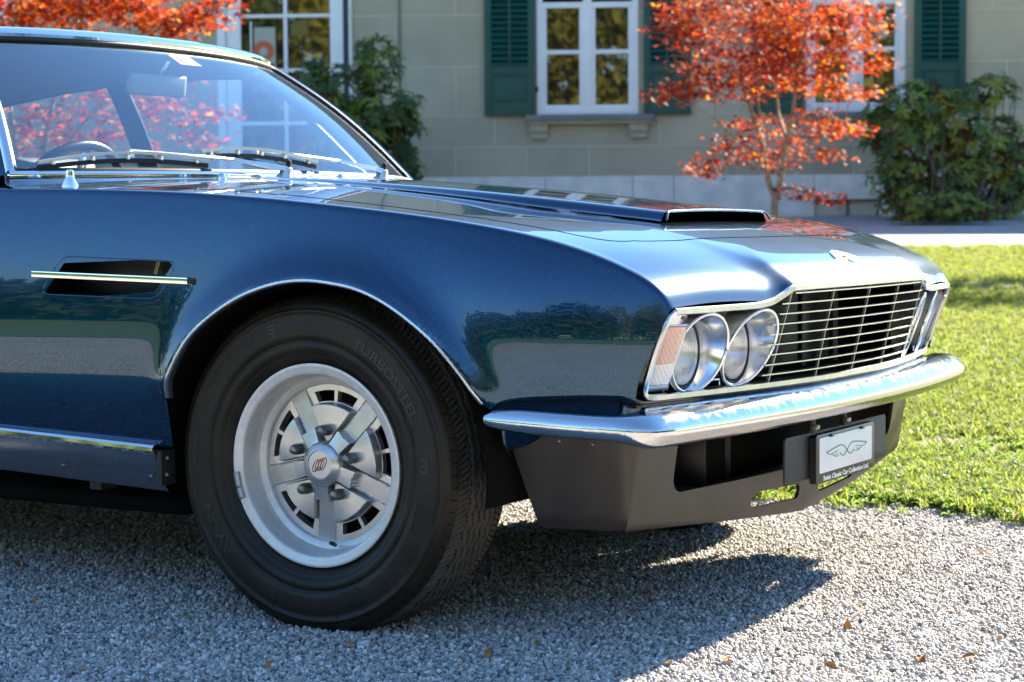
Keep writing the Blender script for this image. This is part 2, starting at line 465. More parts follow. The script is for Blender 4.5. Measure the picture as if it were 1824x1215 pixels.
SF = np.concatenate([SEC[:, ::-1] * np.array([1, -1, 1]), SEC[:, 1:]], 1)
V, F = g_grid(SF)
SCOOP = mesh('bonnet_scoop', V, F, PAINT, BONNET)
if SCOOP.data.polygons[len(F) // 2].normal.z < 0: SCOOP.data.flip_normals()
# rolled front lip of the scoop and its dark throat
prof = SEC[-1][:-2]
lipP = [Vector(p * np.array([1, -1, 1])) for p in prof[::-1]] + [Vector(p) for p in prof[1:]]
lipP = [p + Vector((.004 + .012 * min(1, max(0, (abs(p.y) - .25) / .04)), 0, -.001)) for p in lipP]
V, F = g_tube(lipP, .0026, 8); mesh('scoop_lip', V, F, PAINT, BONNET)
a = [(p.x - .010, p.y * .985, p.z - .002) for p in lipP]; b = [(p.x - .16, p.y * .95, p.z - .006) for p in lipP]; c = [(p.x - .161, p.y * .95, .80) for p in lipP]
mb = MB(); mb.add(*g_grid([a, b, c]))
mb.build('scoop_throat', DARK, BONNET)
# --- nose emblem: a small winged badge
def wing_outline(w, h, n=14):
    up = [(-w, .18 * h), (-w * .55, .42 * h), (-w * .2, .30 * h), (0, .5 * h), (w * .2, .30 * h), (w * .55, .42 * h), (w, .18 * h)]
    dn = [(w * .7, -.12 * h), (w * .4, -.38 * h), (w * .12, -.5 * h), (-w * .12, -.5 * h), (-w * .4, -.38 * h), (-w * .7, -.12 * h)]
    return up + dn
def on_nose(pts, off):
    out = []
    for a, b in pts:
        y = a; x = .800 + b; out.append(on_top(x, y, off))
    return out
ol = wing_outline(.064, .056)
ol = [(a, b) for a, b in ol]
n = len(ol); Vb = on_nose(ol, .0005); Vt = on_nose([(a * .93, b * .88) for a, b in ol], .0042)
F = [(i, (i + 1) % n, n + (i + 1) % n, n + i) for i in range(n)] + [tuple(range(n, 2 * n))]
EMB = mesh('nose_badge', Vb + Vt, F, ALU_M, CAR, True, 30)
V, F = g_sweep(on_nose([(-.018, .004), (0, .006), (.018, .004)], .0046), rect(.014, .0012)); mesh('badge_centre', V, F, mat('badge_red', (.45, .02, .02), .25, coat=1), EMB)

# --- valance: rolled shelf above the bumper, round the wing corner to the nose
_bz = pchip([0, .15, .283, .53, .70, .79], [.824, .822, .811, .774, .740, .718])        # bottom edge of the lamp and grille bezel in plan
path = [(x, -float(yside(np.array([x]), f_bot(np.array([x])))[0]), float(f_bot(x))) for x in np.r_[np.linspace(.444, .47, 6), np.linspace(.48, .70, 22)]]
path += [(.7085, -.8165, .503), (.715, -.808, .500), (.7185, -.797, .4965)]
path += [(float(_bz(y)), -y, .4935) for y in np.linspace(.785, 0, 50)]
path = np.array(path); half_n = len(path)
pathf = np.concatenate([path, path[:-1][::-1] * np.array([1, -1, 1])])
tan = np.gradient(pathf, axis=0); tan[:, 2] = 0; tan /= np.linalg.norm(tan, axis=1, keepdims=True)
inn = np.stack([-tan[:, 1], tan[:, 0], np.zeros(len(tan))], 1)       # to the left of travel = inwards
sec = [(0, .0), (.003, -.0045), (.010, -.0085), (.022, -.0115), (.032, -.016), (.036, -.024), (.040, -.036), (.052, -.050), (.075, -.062)]
P = np.array([[p + nvec * a + np.array([0, 0, b * (1 + .62 * float(sstep(.58, .47, p[0])) * (k > 6))]) for k, (a, b) in enumerate(sec)] for p, nvec in zip(pathf, inn)])
V, F = g_grid(P); VAL = mesh('front_valance', V, F, PAINT, CAR)

# --- wheel-arch lips and wells
for s in (-1, 1):
    pts = []
    for x, z in _ac[16:-2]:
        pts.append((x, s * (float(yside(np.array([x]), np.array([z + .002]))[0]) - .001), z - .001))
    pts = np.array(pts); k = len(pts)
    V = []; F = []
    for p, (tx, tz) in zip(pts, np.gradient(pts[:, [0, 2]], axis=0)):
        l = math.hypot(tx, tz); nx, nz = tz / l, -tx / l                       # towards the wheel
        if nz > 0 and False: nx, nz = -nx, -nz
        for a, b in ((-.001, .0018), (.002, .0030), (.0055, .0022), (.0068, -.001), (.0068, -.016)):
            V.append((p[0] + nx * a, p[1] + s * b, p[2] + nz * a))
    for i in range(k - 1):
        for j in range(4): F.append((i * 5 + j, i * 5 + j + 1, (i + 1) * 5 + j + 1, (i + 1) * 5 + j))
    mesh('wheel_arch_trim', V, F, BRIGHT, CAR)
    for ax in (0, -2.61):
        mb = MB()
        A = np.linspace(R(-8), R(188), 40)
        ring0 = [(ax + .02 + .408 * math.cos(a), s * .878, .335 + .378 * math.sin(a)) for a in A]
        ring1 = [(ax + .02 + .408 * math.cos(a), s * .46, .335 + .378 * math.sin(a)) for a in A]
        mb.add(*g_grid([ring0, ring1])); nn = len(ring1)
        mb.add([(ax, s * .46, .34)] + ring1, [(0, i + 1, i + 2) for i in range(nn - 1)])
        mb.build('wheel_well', DARK, CAR)
# --- side vents: cavity, inner plates, bright bar
for s in (-1, 1):
    y0 = lambda x, z: s * (float(yside(np.array([x]), np.array([z]))[0]) - .0012)
    ring = []
    VV = [np.array(v) for v in VENT]
    for k in range(4):
        a, b, c = VV[k - 1], VV[k], VV[(k + 1) % 4]
        d0 = (a - b) / np.linalg.norm(a - b); d1 = (c - b) / np.linalg.norm(c - b)
        for t in np.linspace(0, 1, 5): ring.append((1 - t) ** 2 * (b + d0 * .026) + 2 * t * (1 - t) * b + t * t * (b + d1 * .026))
    cen2 = np.mean(ring, axis=0)
    r0 = [(x, y0(x, z), z) for x, z in ring]
    r1 = [(x + (cen2[0] - x) * .012, y0(x, z) - s * .006, z + (cen2[1] - z) * .03) for x, z in ring]
    r2 = [(cen2[0] + (x - cen2[0]) * .96 - .01, s * .80, cen2[1] + (z - cen2[1]) * .92) for x, z in ring]
    V, F = g_grid([r0, r1, r2], closed_v=True); F.append(tuple(range(2 * len(ring), 3 * len(ring))))
    VC = mesh('side_vent', V, F, mat('vent_inner', (.003, .004, .006), .5), CAR, True, 50)
    mb = MB(); mb.add(*g_box((-.43, s * .815, .735), (.010, .004, .030), Euler((0, R(20), 0)).to_matrix()))
    mb.build('vent_bracket', mat('old_zinc', (.30, .27, .17), .45, metal=.7), VC)
    rp_ = [Vector(p) for p in r0]; V, F = g_tube(rp_ + [rp_[0]], .0020, 6); mesh('vent_edge', V, F, PAINT, VC)
    xs = np.linspace(-.700, -.266, 30)
    pts = [(x, s * (float(yside(np.array([x]), np.array([.715]))[0]) + .010), .722 + (.711 - .722) * (x + .70) / .434) for x in xs]
    V, F = g_sweep(pts, [(-.010, -.006), (.0, -.0075), (.0045, -.0062), (.0055, 0), (.0045, .0062), (0, .0075), (-.010, .006)] if s < 0 else [(.010, -.006), (0, -.0075), (-.0045, -.0062), (-.0055, 0), (-.0045, .0062), (0, .0075), (.010, .006)][::-1])
    mesh('vent_bar', V, F, CHROME, CAR, True, 40)
# --- body behind: door and quarter panels, boot, sills
RX = np.arange(-3.68, -.96, .03)
def rear_section(x):
    zk, yk = float(f_zk(x)), float(f_yk(x)); zb = float(f_bot(x))
    z = np.linspace(zk, zb, 40); y = yside(np.full(40, x), z, False)
    yt = np.array([yk - .075, yk - .05, yk - .03, yk - .012]); zt = np.array([zk + .012, zk + .010, zk + .007, zk + .003])
    return np.c_[np.full(44, x), np.r_[yt, y], np.r_[zt, z]]
RS = np.array([rear_section(x) for x in np.r_[RX, -.975]])
for s in (-1, 1):
    V, F = g_grid(RS * np.array([1, s, 1]), flip=s > 0); mesh('rear_side_panel', V, F, PAINT, CAR)
bx = np.linspace(-3.70, -2.55, 20)
P = np.array([[(x, y, float(f_zk(x)) + .012 + .02 * (1 - (y / .8) ** 2)) for y in np.linspace(-(float(f_yk(x)) - .07), float(f_yk(x)) - .07, 16)] for x in bx])
V, F = g_grid(P); mesh('boot_lid', V, F, PAINT, CAR)
P = [[(-3.69 - .06 * (1 - (y / .7) ** 2), y, z) for z in np.linspace(.36, .88, 8)] for y in np.linspace(-.72, .72, 14)]
V, F = g_grid(P); mesh('tail_panel', V, F, PAINT, CAR)
V, F = g_box((-2.0, 0, .215), (3.2, 1.56, .03)); mesh('floor_pan', V, F, DARK, CAR)
V, F = g_box((.16, 0, .345), (1.0, .84, .17)); mesh('front_crossmember', V, F, DARK, CAR)
SILLM = noisy('satin_sill_panel', (.22, .24, .28), (.34, .36, .40), 220, .22, .15, .0006, metal=.9)
for s in (-1, 1):
    a = np.array([-.383, s * .888, .3545]); b = np.array([-2.235, s * .888, .3545 + .037 * 1.852])
    sec = [(0, -.009), (.006, -.0085), (.0085, -.003), (.0075, .004), (.003, .009), (-.012, .0095), (-.012, -.009)]
    if s > 0: sec = [(-p, q) for p, q in sec][::-1]
    V, F = g_sweep([b, a], [(p, q) for p, q in sec] if s < 0 else sec); mesh('sill_strip', V, F, CHROME, CAR, True, 30)
    prof = [(.884, -.009), (.880, -.024), (.872, -.046), (.868, -.052), (.866, -.0525), (.864, -.056), (.856, -.075), (.842, -.094), (.80, -.104)]
    P = [[(x, s * y, .3545 + .037 * (-.383 - x) + dz) for y, dz in prof] for x in (-2.235, -1.3, -.9, -.6, -.40, -.386)]
    V, F = g_grid(P, flip=s > 0); SL = mesh('sill', V, F, SILLM, CAR, True, 40)
    mb = MB(); mb.add(*g_box((-.375, s * .862, .315), (.014, .045, .075), None, .004)); mb.build('sill_end_bracket', BLACK, SL)
    for x, z in ((-.366, .335), (-.368, .300), (-.41, .294), (-.66, .303)):
        V, F = g_lathe([(0, -.005), (.004, -.004), (.0055, 0)], 10); mesh('rivet', [(x + a, s * .869 + (b if s < 0 else -b), z + c) for a, b, c in V], F, STEEL, SL)
    mb = MB(); mb.add(*g_box((-.61, s * .80, .262), (.035, .05, .03), None, .004)); mb.build('jacking_point', BLACK, SL)
# ------------------------------------------------------------------ front: bezel, grille, lamps
def front_top(y):
    y = abs(y)
    x = float(f_lip(min(y, .794))); z = float(pchip([0, .394, .43, .47, .52, .60, .794], [.6985, .6965, .683, .670, .6655, .6645, .6635])(y)); return x, z
def front_x(y, z):
    """X of the leaning face of the grille opening"""
    xt, zt = front_top(y); xb = float(_bz(min(abs(y), .79))); t = (zt - z) / (zt - .497); return xt - .004 + (xb - xt) * t
# bezel frame: closed loop round the whole opening
ft = [Vector((front_top(y)[0] - .001, y, front_top(y)[1] - .0035)) for y in np.r_[np.linspace(-.78, -.50, 22), np.linspace(-.49, -.385, 26), np.linspace(-.37, .37, 40), np.linspace(.385, .49, 26), np.linspace(.50, .78, 22)]]
side_r = [Vector((.772, .791, .652)), Vector((.766, .797, .635)), Vector((.744, .796, .58)), Vector((.725, .791, .53)), Vector((.717, .786, .508)), Vector((.7185, .778, .5005))]
fb = [Vector((float(_bz(abs(y))), y, .4985)) for y in np.linspace(.765, -.765, 80)]
side_l = [Vector((v.x, -v.y, v.z)) for v in side_r[::-1]]
loop = ft + side_r + fb + side_l; loop.append(loop[0])
V, F = g_sweep(loop, [(-.0065, -.004), (.0055, -.004), (.0065, 0), (.0045, .005), (-.0050, .005), (-.0075, 0)], up=(1, 0, 0))
BEZ = mesh('grille_surround', V, F, BRIGHT, CAR, True, 40)
# inner flange running back from the surround
fl0 = [p + Vector((-.004, 0, 0)) for p in loop]
cz = .585
fl1 = [Vector((p.x - .030, p.y * .985, cz + (p.z - cz) * .93)) for p in loop]
V, F = g_grid([fl0, fl1]); mesh('surround_flange', V, F, BRIGHT, CAR)
fl2 = [Vector((.60, p.y * .96, cz + (p.z - cz) * .95)) for p in loop]
V, F = g_grid([fl1, fl2]); F.append(tuple(range(len(loop), 2 * len(loop) - 1))); mesh('grille_duct', V, F, DARK, CAR)
# radiator and stays seen between the bars
mb = MB(); mb.add(*g_box((.64, 0, .585), (.02, .70, .16))); mb.build('radiator_core', mat('radiator_black', (.015, .014, .013), .55), CAR)
for y, w in ((-.30, .030), (.05, .022), (.24, .030)):
    mb = MB(); mb.add(*g_box((.685, y, .585), (.012, w, .17), None, .003)); mb.build('radiator_stay', mat('dusty_black', (.014, .013, .012), .6), CAR)
# horizontal bars and upright dividers
GR = empty('grille', parent=CAR)
for k in range(9):
    z = .6825 - .0205 * k
    ye = .392 if k == 0 else (.415 if k < 3 else .43 if k < 6 else .42)
    if k == 0: ye = .375
    ys = np.linspace(-ye, ye, 40)
    P = [(front_x(y, z) - .010, y, z) for y in ys]
    V, F = g_sweep(P, [(.0095, -.0020), (.0112, -.0012), (.0112, .0012), (.0095, .0020), (-.0095, .0012), (-.0095, -.0012)][::-1])
    mesh('grille_bar', V, F, BRIGHT, GR, True, 40)
for y in (-.39, -.195, 0, .195, .39):
    zt = front_top(y)[1] - .008
    P = [(front_x(y, z) - .0025, y, z) for z in np.linspace(zt, .503, 10)]
    V, F = g_sweep(P, rect(.0024, .006), up=(1, 0, 0)); mesh('grille_divider', V, F, BRIGHT, GR, True, 40)

# headlamps: slanted chrome tunnels with a ribbed lens set back
def lens_mat():
    m = mat('headlamp_glass', (.93, .95, .97), .03, ior=1.5, trans=.80, coat=.5)
    t = N(m, 'ShaderNodeTexCoord'); w = N(m, 'ShaderNodeTexWave'); w.bands_direction = 'Y'; w.inputs['Scale'].default_value = 42; w.inputs['Distortion'].default_value = 0
    LK(m, t.outputs['Object'], w.inputs['Vector']); bump(m, w.outputs['Fac'], .6, .003); return m
LENS = lens_mat()
REFL = mat('lamp_reflector', (.90, .90, .90), .16, metal=1)
def headlamp(s, rt, rb, yaw, lens_c, lens_r):
    """rt, rb: top and bottom of the slanted rim (X, |Y|, Z)"""
    H = empty('headlamp', parent=CAR)
    rt, rb = np.array(rt), np.array(rb); c = (rt + rb) / 2; up = (rt - rb) / 2
    lat = np.array([math.sin(yaw), -math.cos(yaw), 0]); lat -= 0; rad = .0745
    A = np.linspace(0, 2 * math.pi, 49)[:-1]
    rim = [c + up * math.sin(a) + lat * rad * math.cos(a) for a in A]
    len_ = [np.array([lens_c[0], lens_c[1] - lens_r * math.cos(a), lens_c[2] + lens_r * math.sin(a)]) for a in A]
    M = np.array([1, s, 1])
    loops = [r + (l - r) * t for t in () for r, l in ()]
    rows = []
    for t in np.linspace(0, 1, 10): rows.append([(r + (l - r) * t) * M for r, l in zip(rim, len_)])
    V, F = g_grid(rows, closed_v=True, flip=s < 0); mesh('lamp_tunnel', V, F, REFL, H)
    rows = [[((r - c) * 1.035 + c + np.array([-.0015, 0, 0])) * M for r in rim], [(((l - lens_c) * 1.10 + lens_c)) * M for l in len_]]
    V, F = g_grid(rows, closed_v=True, flip=s > 0); mesh('lamp_shell', V, F, ALU_M, H)
    rp = [Vector(r * M) for r in rim]; rp.append(rp[0])
    V, F = g_tube(rp, .0034, 8); mesh('lamp_rim', V, F, CHROME, H)
    # black gap ring, reflector bowl and domed lens
    lc = np.array(lens_c)
    V, F = g_lathe([(lens_r * 1.0, .003), (lens_r * .99, .0035), (lens_r * .91, -.002), (lens_r * .90, -.01)], 48, 'X'); mesh('lamp_seal', [(np.array(v) + lc) * M for v in V], F, RUBBER, H)
    V, F = g_lathe([(lens_r * .905, -.002), (lens_r * .85, -.018), (lens_r * .6, -.038), (lens_r * .3, -.048), (.0, -.050)], 48, 'X'); mesh('reflector', [(np.array(v) + lc) * M for v in V], F, REFL, H)
    V, F = g_lathe([(.012, -.046), (.012, -.022), (.008, -.017), (0, -.016)], 20, 'X'); mesh('bulb_shield', [(np.array(v) + lc) * M for v in V], F, REFL, H)
    pr = [(lens_r * .905 * math.sin(a), .000 + .013 * (math.cos(a) ** 1.0)) for a in np.linspace(math.pi / 2, 0, 12)]
    V, F = g_lathe(pr, 48, 'X'); L = mesh('lamp_lens', [(np.array(v) + lc) * M for v in V], F, LENS, H)
    return H
for s in (-1, 1):
    headlamp(s, (.791, .654, .6515), (.741, .642, .5005), R(16), (.733, .656, .577), .0690)
    headlamp(s, (.824, .474, .6525), (.765, .484, .5015), R(14), (.761, .484, .577), .0690)
# bright backing plate beside and around the lamps, and brackets
for s in (-1, 1):
    M = np.array([1, s, 1])
    rows = []
    for z in np.linspace(.508, .652, 14):
        rows.append([np.array([front_x(y, z) - .016, y, z]) * M for y in np.linspace(.782, .700, 8)])
    V, F = g_grid(rows, flip=s > 0); LP = mesh('lamp_plate', V, F, BRIGHT, CAR)
    for z in (.508, .646): 
        V, F = g_lathe([(0, .001), (.0035, .0008), (.004, -.001)], 10, 'X')
        mesh('plate_screw', [(np.array(v) + np.array([front_x(.715, z) - .0145, .715, z])) * M for v in V], F, STEEL, LP)
    for (ya, yb, za, zb) in ((.600, .540, .640, .628), (.590, .565, .612, .600), (.600, .560, .520, .508)):
        pts = [(.742, ya, za), (.765, yb, za), (.765, yb, zb)]
        V, F = g_tube([np.array(p) * M for p in pts], .0022, 6); mesh('lamp_bracket', V, F, CHROME, CAR)
    # turn signal: amber over clear, wrapped round the corner
    def sig_rows(z0, z1, off):
        rows = []
        for z in np.linspace(z0, z1, 8):
            t = (z - .523) / (.633 - .523); row = []
            xo, yo = .7215 + .0425 * t, .794 + .010 * t
            xi, yi = .748 + .040 * t, .742
            for q in np.linspace(0, 1, 12):
                x = xo + (xi - xo) * q; y = yo + (yi - yo) * q; b = off * (1 - (2 * q - 1) ** 4) * .9 + .1 * off
                row.append(np.array([x - .006 + b * .9, y - .004 + b * .45, z]) * M)
            rows.append(row)
        return rows
    for nm, z0, z1, m in (('amber_lens', .563, .632, 'a'), ('clear_lens', .524, .5625, 'c')):
        if m == 'a': mm = mat('amber_lens_plastic', (.62, .27, .19), .15, ior=1.45, trans=.35, coat=.6)
        else: mm = mat('clear_lens_plastic', (.80, .78, .74), .12, ior=1.45, trans=.35, coat=.6)
        if not mm.get('done'):
            t = N(mm, 'ShaderNodeTexCoord'); v = N(mm, 'ShaderNodeTexVoronoi'); v.inputs['Scale'].default_value = 230; v.inputs['Randomness'].default_value = 0
            LK(mm, t.outputs['Object'], v.inputs['Vector']); bump(mm, v.outputs['Distance'], .8, .002); mm['done'] = 1
        V, F = g_grid(sig_rows(z0, z1, .009), flip=s > 0); o = mesh('turn_signal' if m == 'a' else 'side_light', V, F, mm, CAR)
    V, F = g_grid(sig_rows(.5225, .634, .0), flip=s > 0); mesh('signal_housing', V, F, REFL, CAR)
    loopz = [sig_rows(.522, .635, .003)[0][::1], ]
    ra = sig_rows(.522, .635, .004)
    lp = ra[0] + [r[-1] for r in ra[1:]] + ra[-1][::-1][1:] + [r[0] for r in ra[::-1][1:]]
    V, F = g_tube([Vector(p) for p in lp], .0022, 6); mesh('signal_trim', V, F, BRIGHT, CAR)

# ------------------------------------------------------------------ chrome bumper
bp = [(.436, -.900), (.46, -.9065), (.52, -.912), (.62, -.913), (.70, -.908), (.750, -.900), (.778, -.886), (.796, -.862), (.808, -.82), (.822, -.72), (.836, -.60), (.852, -.42), (.864, -.20), (.868, 0)]
bp = [(x, y, 0) for x, y in bp]; bp = bp + [(x, -y, 0) for x, y, _ in bp[:-1][::-1]]
BP = smooth_curve(bp, 170)
tan = np.gradient(BP, axis=0); tan /= np.linalg.norm(tan, axis=1, keepdims=True)
out = np.stack([tan[:, 1], -tan[:, 0], np.zeros(len(tan))], 1)
rows = []
for i, (p, n) in enumerate(zip(BP, out)):
    s_end = min(i, len(BP) - 1 - i) / 7.0; e = min(1, .72 + .28 * math.sin(min(1, s_end) * math.pi / 2)) if s_end < 1 else 1
    if i in (0, len(BP) - 1): e = .45
    fr = sstep(.70, .80, p[0])                                     # deeper section across the front
    up = .0235 + .0125 * fr; dn = .0235 + .0155 * fr; dep = .030 + .052 * fr
    zc = .4515 - .0015 * fr + .006 * (1 - sstep(.43, .75, p[0]))
    sec = []
    for a in np.linspace(0, 1, 16):                               # upper half: from back edge over the nose
        sec.append((-dep + dep * a ** .8 * 1.0, up * (1 - a ** 3.2) + .0))
    for a in np.linspace(0, 1, 14)[1:]:
        sec.append((-(dep * .75) * a ** 2.0, -dn * (1 - (1 - a) ** 2.2)))
    rows.append([p + n * (o * e + .0) + np.array([0, 0, zc + h * e]) for o, h in sec])
V, F = g_grid(rows); k_ = len(rows[0]); F.append(tuple(range(k_))); F.append(tuple(range(len(V) - k_, len(V)))[::-1]); BUMP = mesh('bumper', V, F, WORN, CAR, True, 60)
for x, y in ((.80, -.30), (.79, .30), (.79, .47)):
    V, F = g_box((x - .06, y, .445), (.10, .03, .04), None, .004); mesh('bumper_bracket', V, F, BLACK, CAR)

# ------------------------------------------------------------------ front spoiler (air dam)
sp = [(.430, -.795), (.50, -.790), (.58, -.778), (.628, -.768), (.650, -.7630), (.6660, -.7580), (.6715, -.7535), (.6735, -.747), (.6765, -.725), (.684, -.66), (.700, -.52), (.722, -.30), (.732, 0)]
sp = [(x, y, 0) for x, y in sp]; sp = sp + [(x, -y, 0) for x, y, _ in sp[:-1][::-1]]
SPn = 240; SP = smooth_curve(sp, SPn)
tan = np.gradient(SP, axis=0); tan /= np.linalg.norm(tan, axis=1, keepdims=True)
out = np.stack([tan[:, 1], -tan[:, 0], np.zeros(len(tan))], 1)
# widen the rear end towards the wheel: leaning rear edge
zlo = lambda x, y: .238 - .052 * (1 - abs(y) / .75) if abs(y) < .75 else .238
rows_o, rows_i = [], []
for p, n in zip(SP, out):
    zb = zlo(p[0], p[1]); zt = .432
    ro, ri = [], []
    for t in np.linspace(0, 1, 14):
        z = zb + (zt - zb) * t
        lean = .030 * (t - .45) - .012 * (max(0, .12 - t) / .12) ** 2
        q = p + n * lean + np.array([0, 0, z])
        if p[0] < .52: q = q + np.array([(.060) * max(0, (1 - t)) * (1 - (p[0] - .43) / .09), 0, 0])
        ro.append(q); ri.append(q - n * .008)
    rows_o.append(ro); rows_i.append(ri[::-1])
P = np.concatenate([np.array(rows_o), np.array(rows_i)], 1)
V, F = g_grid(P, closed_v=True); m2 = P.shape[1]
F.append(tuple(range(m2))); F.append(tuple(range((SPn - 1) * m2, SPn * m2))[::-1])
SPO = mesh('front_spoiler', V, F, SPOILER, CAR)
bm = bmesh.new(); bm.from_mesh(SPO.data); bmesh.ops.recalc_face_normals(bm, faces=bm.faces); bm.to_mesh(SPO.data); bm.free()
def prism_cut(poly, x0, x1):
    n = len(poly); V = [(x0, y, z) for y, z in poly] + [(x1, y, z) for y, z in poly]
    F = [(i, (i + 1) % n, n + (i + 1) % n, n + i) for i in range(n)] + [tuple(range(n))[::-1], tuple(range(n, 2 * n))]
    o = mesh('cutter', V, F, None, CAR, False)
    bm = bmesh.new(); bm.from_mesh(o.data); bmesh.ops.recalc_face_normals(bm, faces=bm.faces); bm.to_mesh(o.data); bm.free(); return o
def round_poly(y0, y1, z0, z1, r, n=6):
    out = []
    for cx_, cz_, a0 in ((y1 - r, z1 - r, 0), (y0 + r, z1 - r, 90), (y0 + r, z0 + r, 180), (y1 - r, z0 + r, 270)):
        for k in range(n + 1):
            a = R(a0 + 90 * k / n); out.append((cx_ + r * math.cos(a), cz_ + r * math.sin(a)))
    return out
bpy.context.view_layer.update()
cuts = [prism_cut(round_poly(-.610, .610, .297, .50, .035), .55, .95)]
for s in (-1, 1):
    pl = round_poly(.055, .292, .2305, .2625, .0145); pl = [(s * a, b - .010 * (1 - abs(a) / .3)) for a, b in pl]
    cuts.append(prism_cut(pl, .55, .95))
apply_bool(SPO, cuts)
SPO.data.polygons.foreach_set('use_smooth', [True] * len(SPO.data.polygons)); SPO.data.set_sharp_from_angle(angle=R(40))
for x_, z_ in ((.470, .405), (.535, .412), (.605, .408)):
    i_ = int(np.argmin(np.abs(SP[:, 0] - x_) + 10 * (SP[:, 1] > 0))); p_ = SP[i_] + out[i_] * .012
    V, F = g_lathe([(0, -.004), (.0035, -.0035), (.005, 0), (.005, .004)], 12); mesh('spoiler_bolt', [Vector((a, b, c)) + Vector((p_[0], p_[1], z_)) for a, b, c in V], F, STEEL, CAR)
# dark inner duct behind the opening
mb = MB(); mb.add(*g_box((.52, 0, .36), (.02, 1.30, .15))); mb.build('duct_back', mat('duct_black', (.010, .010, .010), .6), CAR)
V, F = g_box((.60, 0, .285), (.16, 1.24, .004)); mesh('duct_floor', V, F, mat('duct_floor', (.014, .013, .012), .6), CAR)
for y, w in ((-.42, .004), (-.30, .004)):
    V, F = g_box((.60, y, .355), (.14, w, .13)); mesh('duct_plate', V, F, BLACK, CAR)
OC = empty('oil_cooler', parent=CAR)
for k in range(7):
    V, F = g_box((.585, .02, .300 + .0115 * k), (.03, .50, .006), None, .001); mesh('cooler_fin', V, F, mat('cooler_metal', (.05, .05, .05), .5, metal=.4), OC)
for y in (-.235, .275):
    V, F = g_box((.585, y, .345), (.04, .02, .11), None, .004); mesh('cooler_tank', V, F, mat('cooler_metal'), OC)
V, F = g_tube([(.60, -.255, .33), (.61, -.275, .37), (.60, -.27, .41), (.56, -.25, .44)], .011, 10); mesh('cooler_hose', V, F, mat('hose_grey', (.06, .06, .06), .5), OC)
# ------------------------------------------------------------------ number plate
V, F = g_box((.793, 0, .348), (.004, .60, .066 + .012), None, .0018)
PL = empty('number_plate', parent=CAR)
def plate_box(name, c, sy, sz, sx, m, bev=.002, r=.006):
    pl = round_poly(-sy / 2, sy / 2, -sz / 2, sz / 2, r, 4); n = len(pl)
    V = [(c[0] - sx / 2, c[1] + a, c[2] + b) for a, b in pl] + [(c[0] + sx / 2 - .0012, c[1] + a, c[2] + b) for a, b in pl] + [(c[0] + sx / 2, c[1] + a * (1 - .0035 / sy * 2), c[2] + b * (1 - .0025 / sz * 2)) for a, b in pl]
    F = [(i, (i + 1) % n, n + (i + 1) % n, n + i) for i in range(n)] + [(n + i, n + (i + 1) % n, 2 * n + (i + 1) % n, 2 * n + i) for i in range(n)] + [tuple(range(2 * n, 3 * n)), tuple(range(n))[::-1]]
    return mesh(name, V, F, m, PL, True, 30)
plate_box('backing_board', (.790, 0, .330), .594, .082 + .016, .005, BLACK, r=.010)
PF = plate_box('plate_frame', (.803, 0, .3220), .345, .104, .016, mat('plate_frame_black', (.008, .008, .009), .35), r=.008)
plate_box('plate_face', (.8105, 0, .3290), .312, .076, .003, noisy('plate_white', (.72, .74, .76), (.66, .68, .70), 6, .4, .02), r=.004)
for y in (-.09, .09):
    V, F = g_box((.8125, y, .3680), (.004, .020, .006)); mesh('plate_clip', V, F, mat('plate_frame_black'), PL)
    V, F = g_box((.806, y - .10 + .02, .392), (.018, .016, .010), None, .003); mesh('plate_bolt', V, F, STEEL, PL)
    V, F = g_box((.80, y - .10 + .02, .40), (.010, .012, .04)); mesh('plate_stay', V, F, BLACK, PL)
# green line drawing of two wings on the plate
GREEN = mat('plate_green', (.0, .16, .10), .4)
def pl_curve(pts, r=.0011, n=30):
    P = smooth_curve([(.8122, a, .3290 + b) for a, b in pts], n); V, F = g_sweep([Vector(p) for p in P], rect(r * 2, .0010), up=(1, 0, 0)); return V, F
LG = MB()
k = 1.0
top_l = [(-.118, .012), (-.085, .015), (-.045, .0185), (-.025, .017), (-.008, .006), (.006, -.006), (.022, -.013), (.036, -.010)]
bot_l = [(-.118, .012), (-.095, .004), (-.082, .001)]
for sgn in (-1, 1):
    mir = lambda L: [(sgn * -a, b) for a, b in L]
    for L in ([(-.120, .004), (-.085, .0085), (-.045, .0125), (-.024, .0110), (-.006, .002), (.008, -.007), (.020, -.0115), (.034, -.0085), (.042, -.004)],
              [(-.120, .004), (-.104, -.001), (-.092, -.0015), (-.050, .003)], [(-.090, -.0015), (-.078, -.0060), (-.056, -.0035)], [(-.076, -.0060), (-.064, -.0098), (-.050, -.0085)]):
        LG.add(*pl_curve(mir(L), .0012 if len(L) > 4 else .0007))
LG.build('plate_emblem', GREEN, PL, True, 40)
V, F = text_mesh('Swiss Classic Car Collection Ltd.', .0150, .0004, .0003)
xs = [v.x for v in V]; w = max(xs) - min(xs); sc = .268 / w
V = [(.8114 + v.z, (v.x - min(xs)) * sc - .134, .2748 + v.y) for v in V]
mesh('plate_lettering', V, F, mat('plate_text_white', (.8, .8, .8), .5), PL, False)
